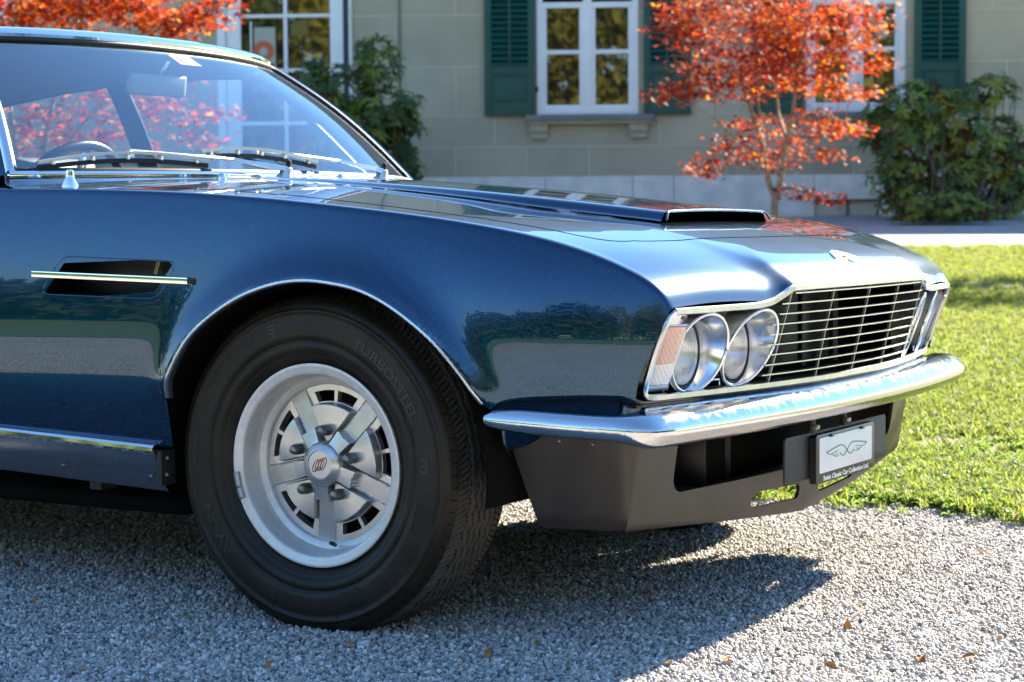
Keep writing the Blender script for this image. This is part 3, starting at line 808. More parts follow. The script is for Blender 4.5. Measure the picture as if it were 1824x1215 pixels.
# ------------------------------------------------------------------ wheels
TR = .349
def tyre_mesh():
    na = 760; rows = []
    # tread across: y from -.088 (outer) to .088
    ys = np.linspace(-.090, .090, 121); th = np.linspace(0, 2 * np.pi, na, endpoint=False)
    A, Y = np.meshgrid(th, ys, indexing='ij')
    crown = TR - .0075 * (np.abs(Y) / .09) ** 2.6
    wav = .0042 * np.sin(A * 58) + .0012 * np.sin(A * 116 + .7)
    g = np.zeros_like(A)
    for yc, wd in ((-.052, .0027), (-.031, .0026), (-.0105, .0026), (.0105, .0026), (.031, .0026), (.052, .0027)):
        k = 1.0 if abs(yc) < .05 else .55
        g = np.maximum(g, np.exp(-((Y - yc - wav * k) / wd) ** 4))
    # shoulder ribs: short curved sipes across the outer bands
    sh = (np.abs(Y) > .056) & (np.abs(Y) < .0875)
    ph = (A * 174 / (2 * np.pi) + 9 * (np.abs(Y) - .056) * 10 * .35) % 1
    sip = np.exp(-((ph - .5) / .17) ** 4) * sh
    # short fine sipes inside the centre ribs
    ph2 = (A * 116 / np.pi / 2 * 2 + Y * 30) % 1
    g = np.maximum(g, .75 * sip)
    Rr = crown - .0085 * g
    P = np.stack([Rr * np.cos(A), Y, Rr * np.sin(A)], -1)
    V, F = g_grid(P, closed_u=True)
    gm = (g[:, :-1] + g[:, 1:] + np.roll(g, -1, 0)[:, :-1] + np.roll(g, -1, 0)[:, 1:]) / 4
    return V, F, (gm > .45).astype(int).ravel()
def side_profile():
    # outer sidewall from tread edge to bead (radius, y), y negative = outwards
    pts = [(.3425, -.090), (.3395, -.0955), (.3375, -.0990), (.3335, -.1030), (.3330, -.1055), (.3235, -.1110), (.318, -.1128), (.3175, -.1148), (.3125, -.1165), (.3120, -.1150), (.300, -.1178), (.285, -.1192), (.268, -.1188), (.2555, -.1172),
           (.2550, -.1152), (.2515, -.1150), (.2510, -.1160), (.240, -.1130), (.2305, -.1095), (.2300, -.1078), (.2265, -.1072), (.2225, -.1040), (.2160, -.0975), (.2090, -.0925), (.2060, -.085)]
    return pts
WH = empty('wheel', parent=CAR)
V, F, gmi = tyre_mesh(); TYR = mesh('tyre_tread', V, F, [TREAD, GROOVE_SHADE], WH); TYR.data.polygons.foreach_set('material_index', gmi.tolist()); TYR.data.update()
V, F = g_lathe(side_profile(), 220); mesh('tyre', V, F, TYRE, WH)
# scalloped shoulder notches on the sidewall edge
V, F = g_lathe([(a, -b * .97) for a, b in side_profile()][::-1], 96); mesh('tyre_inner_wall', V, F, TYRE, WH)
def polar_text(txt, size, rad, ang0, flip=False, track=1.12, bold=0.0, h=.0011, ybase=-.1186, outward=True):
    """letters raised on the side wall; ang0: centre angle (deg, 0 = front, 90 = top seen from outside), letters upright outwards"""
    V, F = text_mesh(txt, size, .0004, bold)
    xs = [v.x for v in V]; x0, x1 = min(xs), max(xs); out = []
    for v in V:
        u = (v.x - (x0 + x1) / 2) * track
        if outward: r = rad + v.y; a = R(ang0) - u / rad
        else: r = rad - v.y; a = R(ang0) + u / rad
        # follow the bulge of the wall
        yb = np.interp(r, [.222, .240, .2515, .2555, .268, .285, .300, .312, .318], [-.104, -.113, -.116, -.1172, -.1188, -.1192, -.1178, -.1155, -.1128])
        out.append((r * math.cos(a), yb - .0004 - (h if v.z > 0 else 0), r * math.sin(a)))
    return out, F
LET = mat('raised_rubber', (.022, .018, .012), .40)
for txt, size, rad, ang, ow, trk in (('TURBOSTEEL', .0285, .2700, 44, True, 1.22), ('70', .0285, .2700, 4, True, 1.2), ('AVON', .0310, .2680, 212, True, 1.30), ('235/70R15', .0180, .2800, 152, True, 1.1), ('RADIAL', .0150, .2860, 176, True, 1.15), ('IDIV', .0185, .2830, 122, True, 1.1), ('MADE IN ENGLAND', .0070, .2615, 44, True, 1.1), ('TUBELESS', .0080, .2560, 16, True, 1.1), ('RADIAL', .0145, .2960, 290, False, 1.15)):
    V, F = polar_text(txt, size, rad, ang, outward=ow, track=trk, bold=.0003 if size > .02 else 0)
    mesh('tyre_lettering', V, F, LET, WH, False)
def wall_lines(a0, a1, n, r0, r1, w):
    mb = MB()
    for k in range(n):
        r = r0 + (r1 - r0) * k / max(1, n - 1); P = []
        for t in np.linspace(0, 1, 8):
            a = R(a0 + (a1 - a0) * t); yb = np.interp(r, [.24, .2555, .268, .285, .300, .312], [-.113, -.1172, -.1188, -.1192, -.1178, -.1155]) - .0006
            P.append((r * math.cos(a), yb, r * math.sin(a)))
        mb.add(*g_sweep(P, rect(w, .0016), up=(0, 1, 0)))
    return mb
for a0, a1, n, r0, r1, w in ((105.5, 110, 4, .272, .296, .0035), (336, 348, 7, .268, .300, .0016), (318, 326, 5, .285, .300, .0016), (286, 297, 6, .262, .288, .002)):
    wall_lines(a0, a1, n, r0, r1, w).build('tyre_lettering', LET, WH)
# thin radial mould lines
mb = MB()
for k in range(12):
    a = R(12 + 30 * k); P = []
    for r in np.linspace(.258, .311, 8): P.append((r * math.cos(a), np.interp(r, [.2555, .268, .285, .300, .312], [-.1172, -.1188, -.1192, -.1178, -.1152]) - .0002, r * math.sin(a)))
    mb.add(*g_tube(P, .0008, 5))
mb.build('mould_line', LET, WH)['kind'] = 'stuff'
# shoulder bars at the tread edge
mb = MB()
for k in range(174 // 2):
    a = 2 * math.pi * k / 87; c_, s_ = math.cos(a), math.sin(a)
    mb.add(*g_tube([(.3415 * c_, -.0935, .3415 * s_), (.335 * c_, -.1030, .335 * s_)], .0011, 5))
mb.build('shoulder_notches', DARK, WH)['kind'] = 'stuff'
# alloy rim: flange, deep dish, pierced face
rimp = [(.2015, -.078), (.2060, -.0915), (.2078, -.0965), (.2072, -.0995), (.2040, -.1005), (.2000, -.0990), (.1955, -.0975), (.1880, -.0970), (.1862, -.0955), (.1845, -.0900), (.1810, -.0680), (.1790, -.0560), (.1760, -.0510), (.1640, -.0480), (.1625, -.0465), (.1610, -.040), (.160, .085)]
V, F = g_lathe(rimp, 160); RIM = mesh('rim', V, F, ALU_M, WH, True, 40)
# outer chrome edge line of the flange is worn silver paint; face as a polar height field with windows
NTH, RR = 540, np.r_[np.linspace(.018, .12, 56), np.linspace(.1215, .162, 26)]
NUTS = [85 + 72 * k for k in range(5)]
def face_y(r, t):
    d = min(((t - n + 180) % 360 - 180 for n in NUTS), key=abs); dp = min(((t - n - 36 + 180) % 360 - 180 for n in NUTS), key=abs)
    arc = abs(dp) * math.pi / 180 * r                      # distance from the spoke's centre line
    arcn = abs(d) * math.pi / 180 * r
    S = lambda x, w: float(sstep(0, 1, x / w))
    half = .0205 + .05 * max(0, r - .10) * .6              # paddle of the spoke: nearly parallel sides
    lob = S(.1250 - r, .004) * S(arc - half - .0020, .0032)
    dome = .0215 - .0035 * (arcn / .05) ** 2 - .25 * max(0, .075 - r) ** 1.0 * .25
    pad = S(half - arc, .0012) * S(r - .050, .002)
    h = -.002 + lob * (dome + .002)
    h = max(h, -.002 + pad * (.0095 - .085 * (r - .08) + .0020 * S(arc - half + .0030, .001)))
    wi = .0175 + .0030 * max(0, (r - .05) / .03); vee = .0045 * (1 - arc / wi)
    star = S(wi - arc, .0012) * S(.0800 - vee - r, .0012)
    h = max(h, star * (.0335 - .16 * max(0, r - .046)))
    boss = S(.0475 - r, .004); h = h * (1 - boss) + .0345 * boss
    return -.038 - h
def in_window(r, t):
    d = min(((t - n + 180) % 360 - 180 for n in NUTS), key=abs)
    if not (.1270 < r < .1495): return False
    b = 1.9 * .13 / r
    return (b < abs(d) < 19.0 + 2.5 * (r - .12) / .03)
TT = np.linspace(0, 360, NTH, endpoint=False); V = []; F = []
for t in TT:
    c_, s_ = math.cos(R(t)), math.sin(R(t))
    for r in RR: V.append((r * c_, face_y(r, t), r * s_))
nr2 = len(RR)
for i in range(NTH):
    k = (i + 1) % NTH
    for j in range(nr2 - 1):
        if not in_window((RR[j] + RR[j + 1]) / 2, (TT[i] + 180 / NTH)): F.append((i * nr2 + j, k * nr2 + j, k * nr2 + j + 1, i * nr2 + j + 1))
FACE = mesh('wheel_face', V, F, ALU, WH, True, 32)
md = None
# depth of the window walls
VV_ = []; FF_ = []; edges = {}
for f in F:
    for a, b in zip(f, f[1:] + f[:1]): edges[(a, b)] = f
mb = MB()
for (a, b) in edges:
    if (b, a) not in edges:
        ra = math.hypot(V[a][0], V[a][2])
        if .118 < ra < .151:
            pa, pb = V[a], V[b]
            mb.add([pa, pb, (pb[0], pb[1] + .014, pb[2]), (pa[0], pa[1] + .014, pa[2])], [(0, 3, 2, 1)])
mb.build('window_wall', ALU, WH, True, 30)
V, F = g_lathe([(.0, .02), (.165, .02)], 48); mesh('brake_disc', V, F, DARK, WH)
V, F = g_lathe([(.155, -.005), (.155, .012), (.10, .012)], 64); mesh('brake_drum', V, F, mat('rusty_dark_metal', (.05, .035, .025), .6, metal=.5), WH)
# centre cap
V, F = g_lathe([(.0465, -.066), (.0450, -.0745), (.0395, -.0800), (.0325, -.0815), (.0312, -.0828), (.0296, -.0828), (.0288, -.0795), (.0270, -.0796), (0, -.0803)], 64); CAP = mesh('hub_cap', V, F, ALU, WH, True, 50)
V, F = g_lathe([(.0285, -.0798), (.0280, -.0808), (0, -.0812)], 48); mesh('cap_badge', V, F, mat('badge_silver', (.62, .62, .63), .3, metal=.6), WH, True, 50)
mb = MB()
for dx in (-.0098, -.0034, .0034, .0098):
    P = []
    for a in np.linspace(0, 2 * math.pi, 28):
        u, v = .0054 * math.cos(a), .0150 * math.sin(a); u, v = u * math.cos(R(-24)) - v * math.sin(R(-24)), u * math.sin(R(-24)) + v * math.cos(R(-24))
        P.append((dx + u, -.0815, v * .92 + dx * .25))
    mb.add(*g_tube(P, .00085, 5))
mb.build('cap_emblem', mat('emblem_red', (.42, .03, .03), .4), WH)
for n in NUTS:
    c_, s_ = math.cos(R(n)), math.sin(R(n)); mb = MB()
    hexp = [(.0122, -.050), (.0122, -.0770), (.0115, -.0782)]
    Vh, Fh = g_lathe(hexp, 6); mb.add([(v[0] + .0700 * c_, v[1], v[2] + .0700 * s_) for v in Vh], Fh)
    Vh, Fh = g_lathe([(.0108, -.0782), (.0105, -.0815), (.0080, -.0868), (.0035, -.0888), (0, -.0890)], 16); mb.add([(v[0] + .0700 * c_, v[1], v[2] + .0700 * s_) for v in Vh], Fh)
    mb.build('lug_nut', STEEL, WH, True, 30)
V, F = g_tube([(.020, -.058, -.166), (.026, -.075, -.160), (.027, -.083, -.158)], .0042, 10); mesh('valve_stem', V, F, RUBBER, WH)
def flange_pt(a, r, y): return Vector((r * math.cos(R(a)), y, r * math.sin(R(a))))
for a0, a1 in ((187, 196.5), (197.5, 203)):
    P = [flange_pt(a0 + (a1 - a0) * t, .1995, -.1020) for t in np.linspace(0, 1, 8)]
    V, F = g_sweep(P, [(-.006, -.003), (.006, -.003), (.0065, .001), (.004, .004), (-.004, .004), (-.0065, .001)], up=(0, 1, 0)); mesh('balance_weight', V, F, mat('lead_grey', (.42, .43, .45), .4, metal=.7), WH)
def copy_tree(o, parent=None):
    c = o.copy(); COL.objects.link(c); c.parent = parent
    for ch in list(o.children): copy_tree(ch, c)
    return c
WH.location = (0, -.7455, .338)
w2 = copy_tree(WH, CAR); w2.location = (0, .7455, .338); w2.rotation_euler = (0, 0, math.pi)
w3 = copy_tree(WH, CAR); w3.location = (-2.61, -.7455, .338)
w4 = copy_tree(WH, CAR); w4.location = (-2.61, .7455, .338); w4.rotation_euler = (0, 0, math.pi)
WH.rotation_euler = (0, 0, 0)

# ------------------------------------------------------------------ glasshouse
def glass_mat(name, tint=(.86, .93, .92), ior=1.55, extra=.0):
    if name in MATS: return MATS[name]
    m = bpy.data.materials.new(name); m.use_nodes = True; nt = m.node_tree; nt.nodes.clear()
    o = nt.nodes.new('ShaderNodeOutputMaterial'); mx = nt.nodes.new('ShaderNodeMixShader'); tr = nt.nodes.new('ShaderNodeBsdfTransparent'); gl = nt.nodes.new('ShaderNodeBsdfGlossy'); fr = nt.nodes.new('ShaderNodeFresnel')
    tr.inputs[0].default_value = (*tint, 1); gl.inputs['Roughness'].default_value = .004; gl.inputs[0].default_value = (1, 1, 1, 1); ge = nt.nodes.new('ShaderNodeNewGeometry'); mi = nt.nodes.new('ShaderNodeMix'); mi.inputs[2].default_value = ior; mi.inputs[3].default_value = 1 / ior; nt.links.new(ge.outputs['Backfacing'], mi.inputs[0]); nt.links.new(mi.outputs[0], fr.inputs['IOR'])
    nt.links.new(fr.outputs[0], mx.inputs[0]); nt.links.new(tr.outputs[0], mx.inputs[1]); nt.links.new(gl.outputs[0], mx.inputs[2]); nt.links.new(mx.outputs[0], o.inputs[0])
    MATS[name] = m; return m
SCREEN = glass_mat('windscreen_glass', (.90, .96, .94), 2.8)
SIDEGL = glass_mat('side_glass', (.85, .92, .92), 1.5)
def ws_base(y):
    t = abs(y) / .805; return Vector((-.662 - .20 * t ** 2.4, y, .951 - .006 * t * t))
def ws_head(y):
    t = abs(y) / .60; return Vector((-1.085 - .125 * t ** 2.6, y, 1.286 - .008 * t * t))
def ws_pt(u, v):
    a, b = ws_base(.800 * u), ws_head(.595 * u); p = a.lerp(b, v); bul = .018 * math.sin(math.pi * v); p.x += bul * .8; p.z += bul; return p
us, vs = np.linspace(-1, 1, 61), np.linspace(0, 1, 25)
V, F = g_grid([[ws_pt(u, v) for v in vs] for u in us]); mesh('windscreen', V, F, SCREEN, CAR)
# dark seal just inside the bright frame
edge = [ws_pt(u, 0) for u in us] + [ws_pt(1, v) for v in vs[1:]] + [ws_pt(u, 1) for u in us[::-1][1:]] + [ws_pt(-1, v) for v in vs[::-1][1:]]
seal = [p + Vector((.001, 0, .003)) for p in edge]
V, F = g_tube(seal, .0075, 8); mesh('windscreen_seal', V, F, RUBBER, CAR)
def frame_piece(name, P, w, h, m=CHROME):
    V, F = g_sweep(P, [(-w / 2, -h / 2), (w / 2, -h / 2), (w / 2 * .9, h * .2), (w * .25, h / 2), (-w * .25, h / 2), (-w / 2 * .9, h * .2)], up=(.45, 0, .9)); return mesh(name, V, F, m, CAR, True, 45)
frame_piece('windscreen_frame', [ws_base(.815 * u) + Vector((.008, 0, -.002)) for u in us], .020, .012)
hd = [ws_head(.605 * u) + Vector((-.010, 0, .020)) for u in us]; frame_piece('windscreen_frame', hd, .040, .018)
for s in (-1, 1):
    P = [ws_pt(s, v) + Vector((0, s * .010, .002)) for v in np.linspace(-.0, 1.0, 20)]
    V, F = g_sweep(P, [(-.010, -.005), (.010, -.005), (.011, .002), (.005, .007), (-.005, .007), (-.011, .002)], up=(.3, s * .9, .3)); mesh('windscreen_frame', V, F, CHROME, CAR, True, 45)
    # painted pillar behind the frame
    P0 = [ws_pt(s, v) + Vector((-.004, s * .012, -.004)) for v in np.linspace(0, 1, 16)]
    P1 = [p + Vector((-.045 - .02 * (1 - k / 15), s * .018 * (1 - k / 15) + s * .006, -.012)) for k, p in enumerate(P0)]
    P2 = [p + Vector((-.010, -s * .05, -.004)) for p in P1]
    V, F = g_grid([P0, P1, P2]); mesh('windscreen_pillar', V, F, PAINT, CAR)
# cowl top under the screen base
rows = []
for u in np.linspace(-1, 1, 61):
    b0 = ws_base(.815 * u) + Vector((-.006, 0, -.006)); dirv = Vector((1.0, .9 * u ** 3, 0)).normalized(); row = []
    for t in np.linspace(0, 1, 9):
        q = b0 + dirv * (.095 * t); yy = max(-.852, min(.852, q.y)); zt = float(ztop(q.x, yy)); 
        if abs(q.y) > float(f_yk(q.x)) - .006: q.y = math.copysign(float(f_yk(q.x)) - .006, q.y)
        k = (1 - t) ** 1.7; row.append((q.x, q.y, zt + .0008 + (b0.z - zt) * k - .004 * max(0, t - .85) / .15))
    rows.append(row)
V, F = g_grid(rows); CW = mesh('cowl', V, F, PAINT, CAR)
if CW.data.polygons[200].normal.z < 0: CW.data.flip_normals()
# roof
def roof_z(x, y):
    zc = float(pchip([-2.75, -2.3, -1.9, -1.5, -1.25, -1.09], [1.195, 1.280, 1.326, 1.338, 1.330, 1.319])(x)); hw = rw(x); t = abs(y) / hw
    return zc - .048 * t ** 2.2 - .012 * max(0, t - .9) / .1
def rw(x): return float(pchip([-2.75, -2.3, -1.9, -1.5, -1.21, -1.09], [.56, .60, .625, .632, .622, .60])(x))
rx = np.linspace(0, 1, 40)
rows = []
for q in np.linspace(-1, 1, 50):
    yh = .605 * q; x0 = ws_head(yh).x - .026
    row = []
    for t in rx:
        x = x0 + (-2.75 - x0) * t; y = q * (rw(x) - .006)
        row.append((x, y, roof_z(x, y) + .004 - .012 * max(0, 1 - t * 18)))
    rows.append(row)
V, F = g_grid(rows); ROOF = mesh('roof', V, F, PAINT, CAR)
if ROOF.data.polygons[900].normal.z < 0: ROOF.data.flip_normals()
rows2 = [[(a, b * .96, c - .022) for a, b, c in r] for r in rows]; V, F = g_grid(rows2, flip=True); mesh('headliner', V, F, mat('headliner_cloth', (.20, .22, .25), .9), CAR)
BELT = .925
for s in (-1, 1):
    # gutter rail above the side windows
    P = [(x, s * (rw(x) + .004), roof_z(x, rw(x)) + .006) for x in np.linspace(-1.20, -2.70, 40)]
    V, F = g_sweep(P, rect(.014, .012)); mesh('roof_gutter', V, F, CHROME, CAR, True, 40)
    top = lambda x: Vector((x, s * (rw(x) - .012), roof_z(x, rw(x)) - .010)); bot = lambda x: Vector((x, s * .795, BELT + .01))
    def pane(name, xt0, xt1, xb0, xb1):
        rows = [[bot(xb0 + (xb1 - xb0) * t).lerp(top(xt0 + (xt1 - xt0) * t), v) + Vector((0, s * .012 * math.sin(math.pi * v), 0)) for v in np.linspace(0, 1, 8)] for t in np.linspace(0, 1, 14)]
        V, F = g_grid(rows); mesh(name, V, F, SIDEGL, CAR)
        e = [r[0] for r in rows] + rows[-1][1:] + [r[-1] for r in rows[::-1][1:]] + rows[0][::-1][1:]
        V, F = g_tube(e, .009, 8); mesh('window_frame', V, F, CHROME if s < 0 else mat('dark_trim', (.03, .035, .045), .4), CAR)
    pane('door_window', -1.25, -1.80, -.98, -1.80)
    pane('quarter_window', -1.86, -2.33, -1.86, -2.48)
    # pillar between the windows and rear roof quarter
    rows = [[bot(x).lerp(top(x), v) for v in np.linspace(0, 1, 8)] for x in (-1.795, -1.83, -1.865)]; V, F = g_grid(rows); mesh('door_pillar', V, F, mat('dark_trim', (.03, .035, .045), .4), CAR)
    rows = []
    for t in np.linspace(0, 1, 10):
        xt, xb = -2.33 - .42 * t, -2.48 - .55 * t; rows.append([bot(xb).lerp(top(xt), v) + Vector((0, s * .01, 0)) for v in np.linspace(0, 1, 10)])
    V, F = g_grid(rows); mesh('rear_pillar', V, F, PAINT, CAR)
rows = [[Vector((-3.02, y * 1.30, BELT + .012)).lerp(Vector((-2.75, y, roof_z(-2.75, y))), v) for v in np.linspace(0, 1, 8)] for y in np.linspace(-.54, .54, 12)]
V, F = g_grid(rows); mesh('rear_window', V, F, SIDEGL, CAR)
# ------------------------------------------------------------------ cabin
LEA = noisy('dark_blue_leather', (.020, .026, .036), (.030, .036, .048), 25, .5, .1, .001)
P = [[(ws_base(y).x - .03 - d, y, .945 + h) for d, h in ((0, -.008), (.10, .004), (.22, .012), (.30, .006), (.33, -.03), (.34, -.16))] for y in np.linspace(-.74, .74, 24)]
V, F = g_grid(P); mesh('dashboard', V, F, noisy('dash_vinyl', (.045, .06, .055), (.06, .075, .07), 30, .55, .1, .001), CAR)
ST = empty('steering_wheel', parent=CAR)
cs = Vector((-1.135, -.355, .850)); ax = Vector((-.90, 0, .43)).normalized(); e1 = Vector((0, 1, 0)); e2 = ax.cross(e1).normalized()
P = [cs + e1 * (.195 * math.cos(a)) + e2 * (.195 * math.sin(a)) for a in np.linspace(0, 2 * math.pi, 60)]
V, F = g_tube(P, .0125, 10); mesh('wheel_rim', V, F, mat('black_leather', (.012, .013, .015), .35), ST)
for a in (R(10), R(170), R(270)):
    V, F = g_sweep([cs - ax * .02, cs + e1 * (.19 * math.cos(a)) + e2 * (.19 * math.sin(a))], rect(.03, .004)); mesh('spoke', V, F, BRIGHT, ST)
for s in (-1, 1):
    SE = empty('seat', parent=CAR)
    V, F = g_box((-1.62, s * .37, .62), (.52, .50, .18), None, .05); mesh('cushion', V, F, LEA, SE)
    V, F = g_box((-1.92, s * .37, .80), (.13, .50, .46), Euler((0, R(-14), 0)).to_matrix(), .05); mesh('backrest', V, F, LEA, SE)
V, F = g_box((-2.55, 0, .80), (.16, 1.20, .40), None, .05); mesh('rear_bench', V, F, LEA, CAR)
V, F = g_box((-2.85, 0, .935), (.5, 1.2, .02), None, .005); mesh('parcel_shelf', V, F, LEA, CAR)
# mirror on its stalk and a paper sticker on the glass
MR = empty('interior_mirror', parent=CAR)
V, F = g_tube([(-1.085, .0, 1.262), (-1.10, .0, 1.245), (-1.115, -.01, 1.215)], .006, 8); mesh('stalk', V, F, CHROME, MR)
V, F = g_box((-1.118, -.015, 1.195), (.022, .20, .058), Euler((0, R(8), R(-6))).to_matrix(), .010); mesh('mirror_case', V, F, mat('mirror_grey', (.30, .32, .33), .4), MR)
st = [ws_pt(u, v) + Vector((-.006, 0, -.006)) for u, v in ((-.02, .985), (.12, .985), (.12, .88), (-.02, .88))]
mesh('road_tax_sticker', st, [(0, 1, 2, 3)], mat('sticker_orange', (.75, .32, .14), .6), CAR, False)
st2 = [ws_pt(u, v) + Vector((-.0045, 0, -.0045)) for u, v in ((.015, .965), (.085, .965), (.085, .905), (.015, .905))]
mesh('sticker_print', st2, [(0, 1, 2, 3)], mat('sticker_paper', (.75, .72, .66), .6), CAR, False)
# ------------------------------------------------------------------ wipers, washer jets, aerial base
def wiper(pv, elbow, tip_a, tip_b, sag):
    Wp = empty('wiper', parent=CAR); pv, elbow, ta, tb = map(Vector, (pv, elbow, tip_a, tip_b))
    V, F = g_lathe([(.022, 0), (.022, .006), (.017, .012), (.014, .030), (.012, .034), (0, .035)], 24, 'Z'); 
    tilt = Euler((0, R(18), 0)).to_matrix(); mesh('pivot', [tilt @ Vector(v) + pv for v in V], F, WIPER, Wp, True, 40)
    V, F = g_lathe([(.0075, .033), (.0075, .047), (.004, .052), (0, .052)], 14, 'Z'); mesh('pivot_cap', [tilt @ Vector(v) + pv for v in V], F, RUBBER, Wp, True, 40)
    h = pv + tilt @ Vector((0, 0, .028)); m1 = h.lerp(elbow, .35) + Vector((0, 0, .008))
    V, F = g_sweep([h, h.lerp(m1, .4), m1], [(-.010, -.005), (.010, -.005), (.007, .006), (-.007, .006)], scales=[1.15, 1.1, .55]); mesh('arm_root', V, F, WIPER, Wp, True, 40)
    V, F = g_tube([m1, m1.lerp(elbow, .6), elbow, elbow + Vector((.004, -.012, -.010))], .0042, 8); mesh('arm', V, F, WIPER, Wp)
    B = [ta.lerp(tb, t) + Vector((sag * .3, 0, sag)) * math.sin(math.pi * t) for t in np.linspace(0, 1, 30)]
    V, F = g_sweep([b + Vector((.004, 0, .012 + .006 * math.sin(math.pi * k / 29))) for k, b in enumerate(B)], rect(.012, .007)); mesh('blade_bridge', V, F, WIPER, Wp, True, 40)
    V, F = g_sweep(B, [(-.0035, -.006), (.0035, -.006), (.0025, .005), (-.0025, .005)]); mesh('blade_rubber', V, F, RUBBER, Wp, True, 40)
    for t in (.08, .3, .5, .7, .92):
        b = ta.lerp(tb, t) + Vector((sag * .3, 0, sag)) * math.sin(math.pi * t); V, F = g_box(b + Vector((.003, 0, .008)), (.010, .010, .012), None, .002); mesh('blade_clip', V, F, WIPER, Wp)
    V, F = g_box(elbow + Vector((.0, -.004, -.008)), (.014, .018, .016), None, .003); mesh('blade_joint', V, F, WIPER, Wp)
wiper((-.604, -.140, .934), (-.775, -.505, 1.000), (-.835, -.752, .957), (-.695, -.322, .968), .014)
wiper((-.604, .276, .936), (-.718, -.100, 1.012), (-.738, -.300, .992), (-.655, .060, .972), .012)
for x, y in ((-.60, -.386), (-.60, .090)):
    b = on_top(x, y)
    V, F = g_lathe([(.012, -.002), (.012, .004), (.009, .010), (.005, .015), (0, .017)], 18, 'Z'); J = mesh('washer_jet', [Vector(v) + b for v in V], F, CHROME, CAR)
    V, F = g_box(b + Vector((.002, .018, .007)), (.006, .010, .008), None, .002); mesh('jet_nozzle', V, F, CHROME, J)
b = on_top(-.690, -.800); b.z = float(f_zk(-.69)) + .006
V, F = g_lathe([(.019, -.006), (.0185, .001), (.0105, .018), (.0095, .022), (.0095, .026), (.0085, .034), (.006, .036), (0, .036)], 24, 'Z'); AB = mesh('aerial_base', [Vector(v) + b for v in V], F, CHROME, CAR, True, 40)
V, F = g_lathe([(.0225, -.008), (.0225, -.004), (.0205, -.003)], 24, 'Z'); mesh('aerial_gasket', [Vector(v) + b for v in V], F, RUBBER, AB)
# ================================================================== GROUND
f_gz = pchip([-400, -60, 5.0, 6.5, 9, 15.5, 19, 20.9, 30, 400], [0, 0, 0, .035, .19, .622, .80, .868, .87, .87])
GH = lambda y: float(f_gz(y))
def gravel_mat():
    m = mat('gravel', (.4, .4, .4), .9, spec=.25)
    t = N(m, 'ShaderNodeTexCoord')
    v = N(m, 'ShaderNodeTexVoronoi'); v.inputs['Scale'].default_value = 95; LK(m, t.outputs['Object'], v.inputs['Vector'])
    hs = N(m, 'ShaderNodeSeparateColor'); LK(m, v.outputs['Color'], hs.inputs[0])
    c1 = ramp(m, hs.outputs[0], [(0, (.18, .175, .17)), (.35, (.34, .33, .315)), (.7, (.46, .445, .42)), (1, (.64, .62, .58))])
    n = noise(m, .8, 4, .6, vec=t.outputs['Object'])
    mx = N(m, 'ShaderNodeMix'); mx.data_type = 'RGBA'; mx.blend_type = 'MULTIPLY'; mx.inputs['Factor'].default_value = 1
    LK(m, c1, mx.inputs[6]); LK(m, ramp(m, n, [(.3, (.82, .81, .80)), (.7, (1, 1, 1))]), mx.inputs[7]); LK(m, mx.outputs[2], BS(m).inputs['Base Color'])
    bump(m, v.outputs['Distance'], .9, .012); return m
GRAV = gravel_mat()
ys = np.r_[np.linspace(-400, -60, 6), np.linspace(-50, 4, 12), np.linspace(5, 24, 40), np.linspace(30, 400, 8)]
xs = np.r_[-400, -100, np.linspace(-40, 40, 17), 100, 400]
V, F = g_grid([[(x, y, GH(y)) for x in xs] for y in ys], flip=True); tag(mesh('ground', V, F, GRAV), kind='structure')

def scatter(name, pts, objs, smin, smax, tilt=math.pi, seed=1):
    """real instances of small meshes at given points"""
    c = bpy.data.collections.new(name + '_source')
    for o in objs:
        for k in list(o.users_collection): k.objects.unlink(o)
        c.objects.link(o)
    me = bpy.data.meshes.new(name); me.from_pydata([tuple(p) for p in pts], [], []); ob = bpy.data.objects.new(name, me); COL.objects.link(ob)
    g = bpy.data.node_groups.new(name + '_nodes', 'GeometryNodeTree')
    g.interface.new_socket('Geometry', in_out='INPUT', socket_type='NodeSocketGeometry'); g.interface.new_socket('Geometry', in_out='OUTPUT', socket_type='NodeSocketGeometry')
    ni, no = g.nodes.new('NodeGroupInput'), g.nodes.new('NodeGroupOutput'); ip = g.nodes.new('GeometryNodeInstanceOnPoints'); ci = g.nodes.new('GeometryNodeCollectionInfo')
    ci.inputs['Collection'].default_value = c; ci.inputs['Separate Children'].default_value = True; ci.inputs['Reset Children'].default_value = True
    rv = g.nodes.new('FunctionNodeRandomValue'); rv.data_type = 'FLOAT_VECTOR'; rv.inputs[0].default_value = (-tilt, -tilt, -math.pi); rv.inputs[1].default_value = (tilt, tilt, math.pi); rv.inputs['Seed'].default_value = seed
    rs = g.nodes.new('FunctionNodeRandomValue'); rs.data_type = 'FLOAT'; rs.inputs[2].default_value = smin; rs.inputs[3].default_value = smax; rs.inputs['Seed'].default_value = seed + 5
    L = g.links.new; L(ni.outputs[0], ip.inputs['Points']); L(ci.outputs[0], ip.inputs['Instance']); ip.inputs['Pick Instance'].default_value = True
    L(rv.outputs[0], ip.inputs['Rotation']); L(rs.outputs[1], ip.inputs['Scale']); L(ip.outputs[0], no.inputs[0])
    md = ob.modifiers.new('scatter', 'NODES'); md.node_group = g
    return ob
